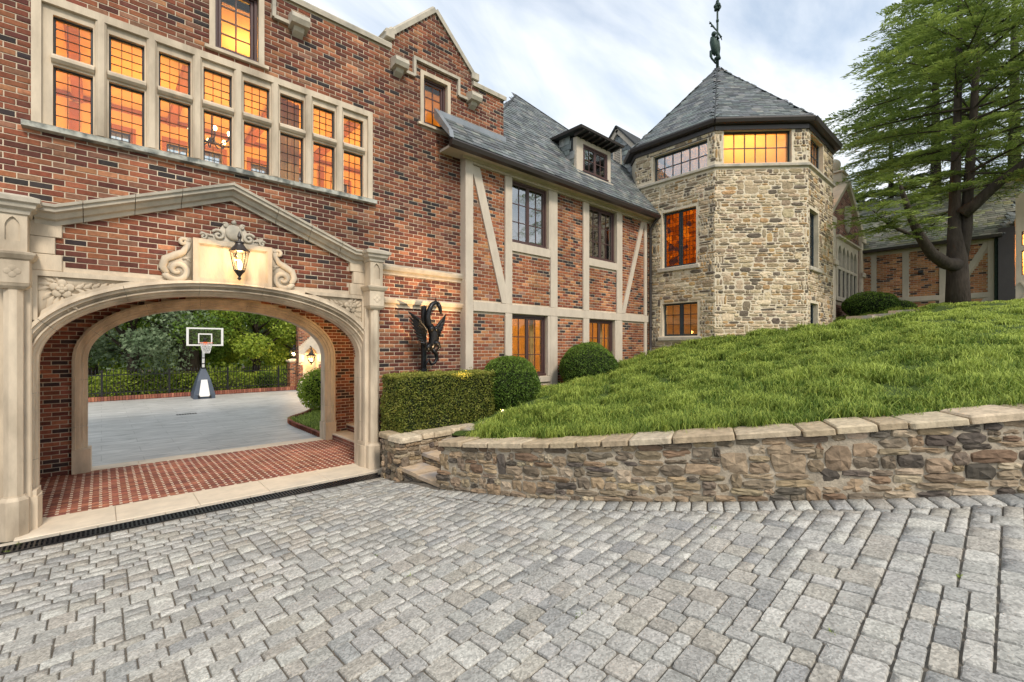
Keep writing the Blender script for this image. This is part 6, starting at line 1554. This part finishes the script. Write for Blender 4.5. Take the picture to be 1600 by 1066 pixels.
def tree(name, label, base, h, crown, trunk_r, n, mat_, seed, leaf=.13, group=None, lean=0., blobs=16):
    """broadleaf: trunk, limbs and leaves gathered in clumps"""
    r = random.Random(seed); root = thing(name, base, label, 'tree', group); bx,by,bz = base
    tk = MB(); top = (bx+lean,by,bz+h*.62); tk.tube([(bx,by,bz-.3),(bx+.05+lean*.3,by,bz+h*.25),(bx+lean*.7,by+.05,bz+h*.45),top],[trunk_r*1.25,trunk_r,trunk_r*.75,trunk_r*.4],10)
    cl_ = []
    for k in range(blobs):
        a = k*2.4+r.uniform(-.4,.4); t = (k+.5)/blobs; rr_ = crown*math.sqrt(max(.05,1-(2*t-1)**2))*r.uniform(.55,1.); z = bz+h*(.24+.72*t)
        c = (bx+lean+math.cos(a)*rr_,by+math.sin(a)*rr_,z); cl_.append((c,crown*r.uniform(.28,.5)))
        tk.tube([(bx+lean*.6,by,bz+h*(.2+.3*t)),((bx+c[0])/2+lean*.3,(by+c[1])/2,(bz+h*.3+c[2])/2),c],[trunk_r*.35,trunk_r*.22,.02],6)
    tk.build('trunk', M_BARK, root, smooth=True)
    per = n//blobs; Cs,Ds,Ts = [],[],[]
    for c,rad in cl_:
        d = rand_dir(per); q = rad*rng.random(per)**.45; p = np.array(c)+d*q[:,None]*np.array([1,1,.7]); Cs.append(p); Ds.append(d*.5+rand_dir(per)+np.array([0,0,-.35])); Ts.append(rng.uniform(0,.5,per)+r.uniform(0,.35))
    Cs,Ds,Ts = np.concatenate(Cs),np.concatenate(Ds),np.concatenate(Ts); m_ = len(Cs)
    leaf_mesh('crown',Cs,Ds,rand_dir(m_),leaf*rng.uniform(.7,1.4,m_),leaf*.62*rng.uniform(.7,1.3,m_),np.clip(Ts,0,1),mat_,root); return root
GB = 'trees behind the court fence'
tree('broadleaf_tree','grey green large leaved tree overhanging the left of the court fence',(1.0,26.3,-.4),8.0,3.0,.22,15000,M_LEAFC,1,.16,GB)
tree('broadleaf_tree','dark thick trunked tree directly behind the basketball hoop',(3.1,26.6,-.4),9.5,3.2,.42,15000,M_LEAFA,2,.14,GB,lean=-.1)
tree('broadleaf_tree','bright green tree behind the fence right of the basketball hoop',(6.2,27.5,-.4),7.6,2.8,.2,15000,M_LEAFB,3,.14,GB)
tree('broadleaf_tree','bushy green tree behind the brick gate pier',(8.6,28.5,-.4),6.0,2.4,.18,11000,M_LEAFB,4,.14,GB)
tree('broadleaf_tree','dark tree deep behind the iron fence',(-2.2,29,-.4),9.,3.4,.3,11000,M_LEAFA,5,.17,GB)
tree('broadleaf_tree','tall dark tree far behind the basketball hoop',(4.2,32,-.4),11.,4.2,.3,13000,M_LEAFA,6,.19,GB)
tree('broadleaf_tree','wide green tree far beyond the gatehouse',(10.5,34,-.4),8.5,3.5,.3,9000,M_LEAFC,7,.19,GB)
tree('broadleaf_tree','broad dark tree farthest back behind the fence',(-.5,35,-.4),11.,4.5,.3,12000,M_LEAFB,8,.2,GB)
# far wood closing the view
n = 26000; Cw = np.stack([rng.uniform(-9,24,n),rng.uniform(40,46,n),rng.random(n)**.8*9-.4],1); Cw[:,2] *= .65+.35*np.array([noise.noise(Vector((c[0]*.35,5,1))) for c in Cw])
q = leaf_mesh('far_wood',Cw,rand_dir(n),rand_dir(n),.42*rng.uniform(.6,1.4,n),.26,rng.uniform(0,1,n),M_LEAFB,None,'stuff'); tag(q,'far wood seen as one green mass beyond the fence','wood')
# undergrowth behind the fence
n = 15000; uu = rng.uniform(-7,7.2,n); hh_ = 1.0+.35*np.array([noise.noise(Vector((u*.8,0,3))) for u in uu]); zz_ = rng.random(n)**.7*hh_*1.15
Cq = np.stack([uu,25.3+rng.random(n)*1.4,zz_-.1],1); q = leaf_mesh('undergrowth',Cq,rand_dir(n)+np.array([0,-.4,0]),rand_dir(n),.12*rng.uniform(.6,1.3,n),.07,rng.uniform(0,1,n),M_LEAFB,None,'stuff'); tag(q,'leafy green undergrowth along the back of the iron fence','undergrowth')
MB().box(-9,14,24.95,60,-.5,-.02).build('woodland_floor', M_SOIL, kind='structure')
def bush(name,label,c,r,h,n,mat_,leaf,cat='shrub'):
    root = thing(name,(c[0],c[1],c[2]),label,cat); m = MB(); m.tube([(c[0],c[1],c[2]-.05),(c[0],c[1],c[2]+h*.6)],.03,6); m.tube([(c[0],c[1],c[2]),(c[0]+r*.4,c[1],c[2]+h*.5)],.02,6); m.sphere((c[0],c[1],c[2]+h*.5),r*.7,12,8,(1,1,h/2/r)); m.build('stems',M_CORE,root)  # thin stems, plus a near-black sphere that paints the shade inside the bush
    d = rand_dir(n); q = .55+.45*rng.random(n)**.6; p = np.array([c[0],c[1],c[2]+h*.5])+d*q[:,None]*np.array([r,r,h*.5]); leaf_mesh('foliage',p,d*.6+rand_dir(n),rand_dir(n),leaf*rng.uniform(.7,1.3,n),leaf*.5,rng.uniform(0,.8,n),mat_,root)
bush('laurel_bush','leafy green bush at the corner of the court beside the archway',(5.45,15.6,.05),.72,1.45,5000,M_LEAFB,.09)
bush('clipped_bush','dark clipped bush in front of the gate pier fence',(6.2,25.6,0),.5,1.0,2500,M_BOX,.06)
isl = thing('planting_island', (5.2,13,0), 'grassy planting island with brick edging beside the court', 'planting bed')
ip_ = [(3.97,11.36),(3.98,12.6),(3.96,13.5),(4.06,14.3),(4.35,14.8),(4.9,15.3),(5.6,16.6),(8,16.6),(8,11.36)]
MB().prism(ip_,'z',-.05,.05).build('soil', M_TURF, isl)
P = Pieces(BRICKS); cc_ = smooth_curve(ip_[:7],2)
for a,b in zip(cc_,cc_[1:]):
    d = Vector((b[0]-a[0],b[1]-a[1],0)); nb = max(1,int(d.length/.11)); d.normalize()
    for k in range(nb): 
        t = (k+.5)/nb; P.add(k%6, basis((a[0]*(1-t)+b[0]*t,a[1]*(1-t)+b[1]*t,.045),np.array(d)*.1,np.array((-d.y,d.x,0))*.1,np.array((0,0,.13))),PAL_FLOOR(),.01)
P.finish(isl,'edging_brick','edging_bricks',*M_BRICK,n=60)
gu_ = rng.uniform(4.05,7,9000); gv_ = rng.uniform(11.4,16,9000); k = (gu_ > 4.05) & ~((gv_ > 14.3) & (gu_ < 4.3+(gv_-14.3)*.8)); gu_,gv_ = gu_[k],gv_[k]
blades('island_grass',gu_,gv_,np.full(len(gu_),.04),rng.uniform(.12,.22,len(gu_)),.012,rng.uniform(.1,.9,len(gu_)),M_GRASS,'tufted green grass on the planting island by the court')

# ------------------------------------------------------------------ winged dragon sculpture on its post, before the brick wall
VD = 7.70
def pv(x,y,b=0.): u,z = on_v(x,y,VD-b); return (u,VD-b,z)
dg = thing('dragon_sculpture', (pv(661,580)[0],VD,.8), 'dark bronze winged dragon on a post before the brick wall above the hedge', 'sculpture')
pu = pv(663,520)[0]
MB().cbox(pu-.045,pu+.045,VD-.02,VD+.06,.8,on_v(663,478,VD)[1],.01).lathe([(.10,1.66),(.10,1.74),(.06,1.78)],(pu,VD+.02),10).build('post', M_BRONZE, dg)
body = MB()
def pxpath(pts, rad, b=.06, n=10): body.tube([pv(x,y,b+(p[0] if p else 0)) for x,y,*p in pts],rad,n)
pxpath([(686,476),(684,474),(680,473),(675,476),(671,484),(668.5,494),(669,504),(673,512),(677,520),(678,530),(675,540),(672,548)],[.02,.032,.04,.045,.05,.055,.06,.075,.095,.10,.08,.05])
pxpath([(684,474,.0),(687,480,.02),(688.5,487,.03),(689,491,.03)],[.045,.042,.03,.018])       # head and muzzle
pxpath([(682,474),(681,468),(680.5,465)],[.02,.012,.003]); pxpath([(684,474),(685,470)],[.016,.003])
pxpath([(675,545),(681,552),(683,560),(679,567),(674,570),(670,562),(667,566),(664,574)],[.05,.045,.035,.03,.025,.02,.02,.012])    # coiled tail
pxpath([(678,535,.05),(684,537,.08),(687,543,.08),(683,548,.08)],[.055,.05,.03,.02]); pxpath([(672,538,.05),(668,543,.08),(670,550,.08)],[.055,.04,.02])
for k in range(7): body.sphere(pv(668+k*1.6 if k < 3 else 671+k*.9,492+6*k,-.0),.03,7,5,(1,1,.6))
body.sphere(pv(681,514,.12),.06,10,8); body.sphere(pv(674,514,.12),.06,10,8)
body.build('body', M_BRONZE, dg, smooth=True)
def wing_(root_px, tips, name='wing'):
    m = MB(); rx,ry = root_px
    for k,(tx,ty) in enumerate(tips):
        a = Vector(pv(rx+(tx-rx)*.12*k/6,ry+(k*2.0),.05)); b = Vector(pv(tx,ty,.02+.015*k)); d = (b-a); mid = a+d*.55+Vector((0,-.05,-.05)); w = .045
        s_ = Vector((d.z,0,-d.x)).normalized()*w
        m.add([a-s_*.6,a+s_*.6,mid-s_,mid+s_,b,a+Vector((0,-.03,0)),mid+Vector((0,-.035,0)),b],[(0,5,6,2),(5,1,3,6),(2,6,4),(6,3,4),(0,2,3,1),(2,4,3)])
    tip = Vector(pv(*tips[0],.05)); m.tube([pv(rx,ry,.06),(Vector(pv(rx,ry,.06))+tip)/2+Vector((0,-.04,.03)),tip],[.035,.03,.01],8)
    m.build(name, M_BRONZE, dg)
wing_((667,516),[(638,487),(637,493),(639,501),(642,509),(645,517),(648,524),(652,530),(656,535)])
wing_((681,514),[(697,492),(694,499),(692,505),(689,512),(687,518),(684,524)])
# small garden spotlight at the path, lit
gl = thing('garden_spotlight', (5.05,5.75,.95), 'small lit garden spotlight in the grass by the path', 'spotlight')
m = MB().tube([(5.05,5.75,.85),(5.05,5.75,1.02)],.012,6); m.tube([(5.05,5.70,1.02),(5.05,5.82,1.10)],[.035,.04],10); m.build('housing', M_GREYP, gl)
MB().sphere((5.05,5.83,1.105),.03,10,6,(1,.4,1)).build('lens', M_FLAME, gl)
sd = bpy.data.lights.new('spotlight_beam','SPOT'); sd.energy = 480; sd.color = (1,.62,.3); sd.spot_size = R(38); sd.spot_blend = .7; sd.shadow_soft_size = .04
so_ = bpy.data.objects.new('spotlight_beam',sd); COL.objects.link(so_); so_.parent = gl; so_.location = (0,.1,.17); so_.rotation_euler = (Vector((pu+.2,VD+.3,3.1))-Vector((5.05,5.85,1.12))).to_track_quat('-Z','Y').to_euler()
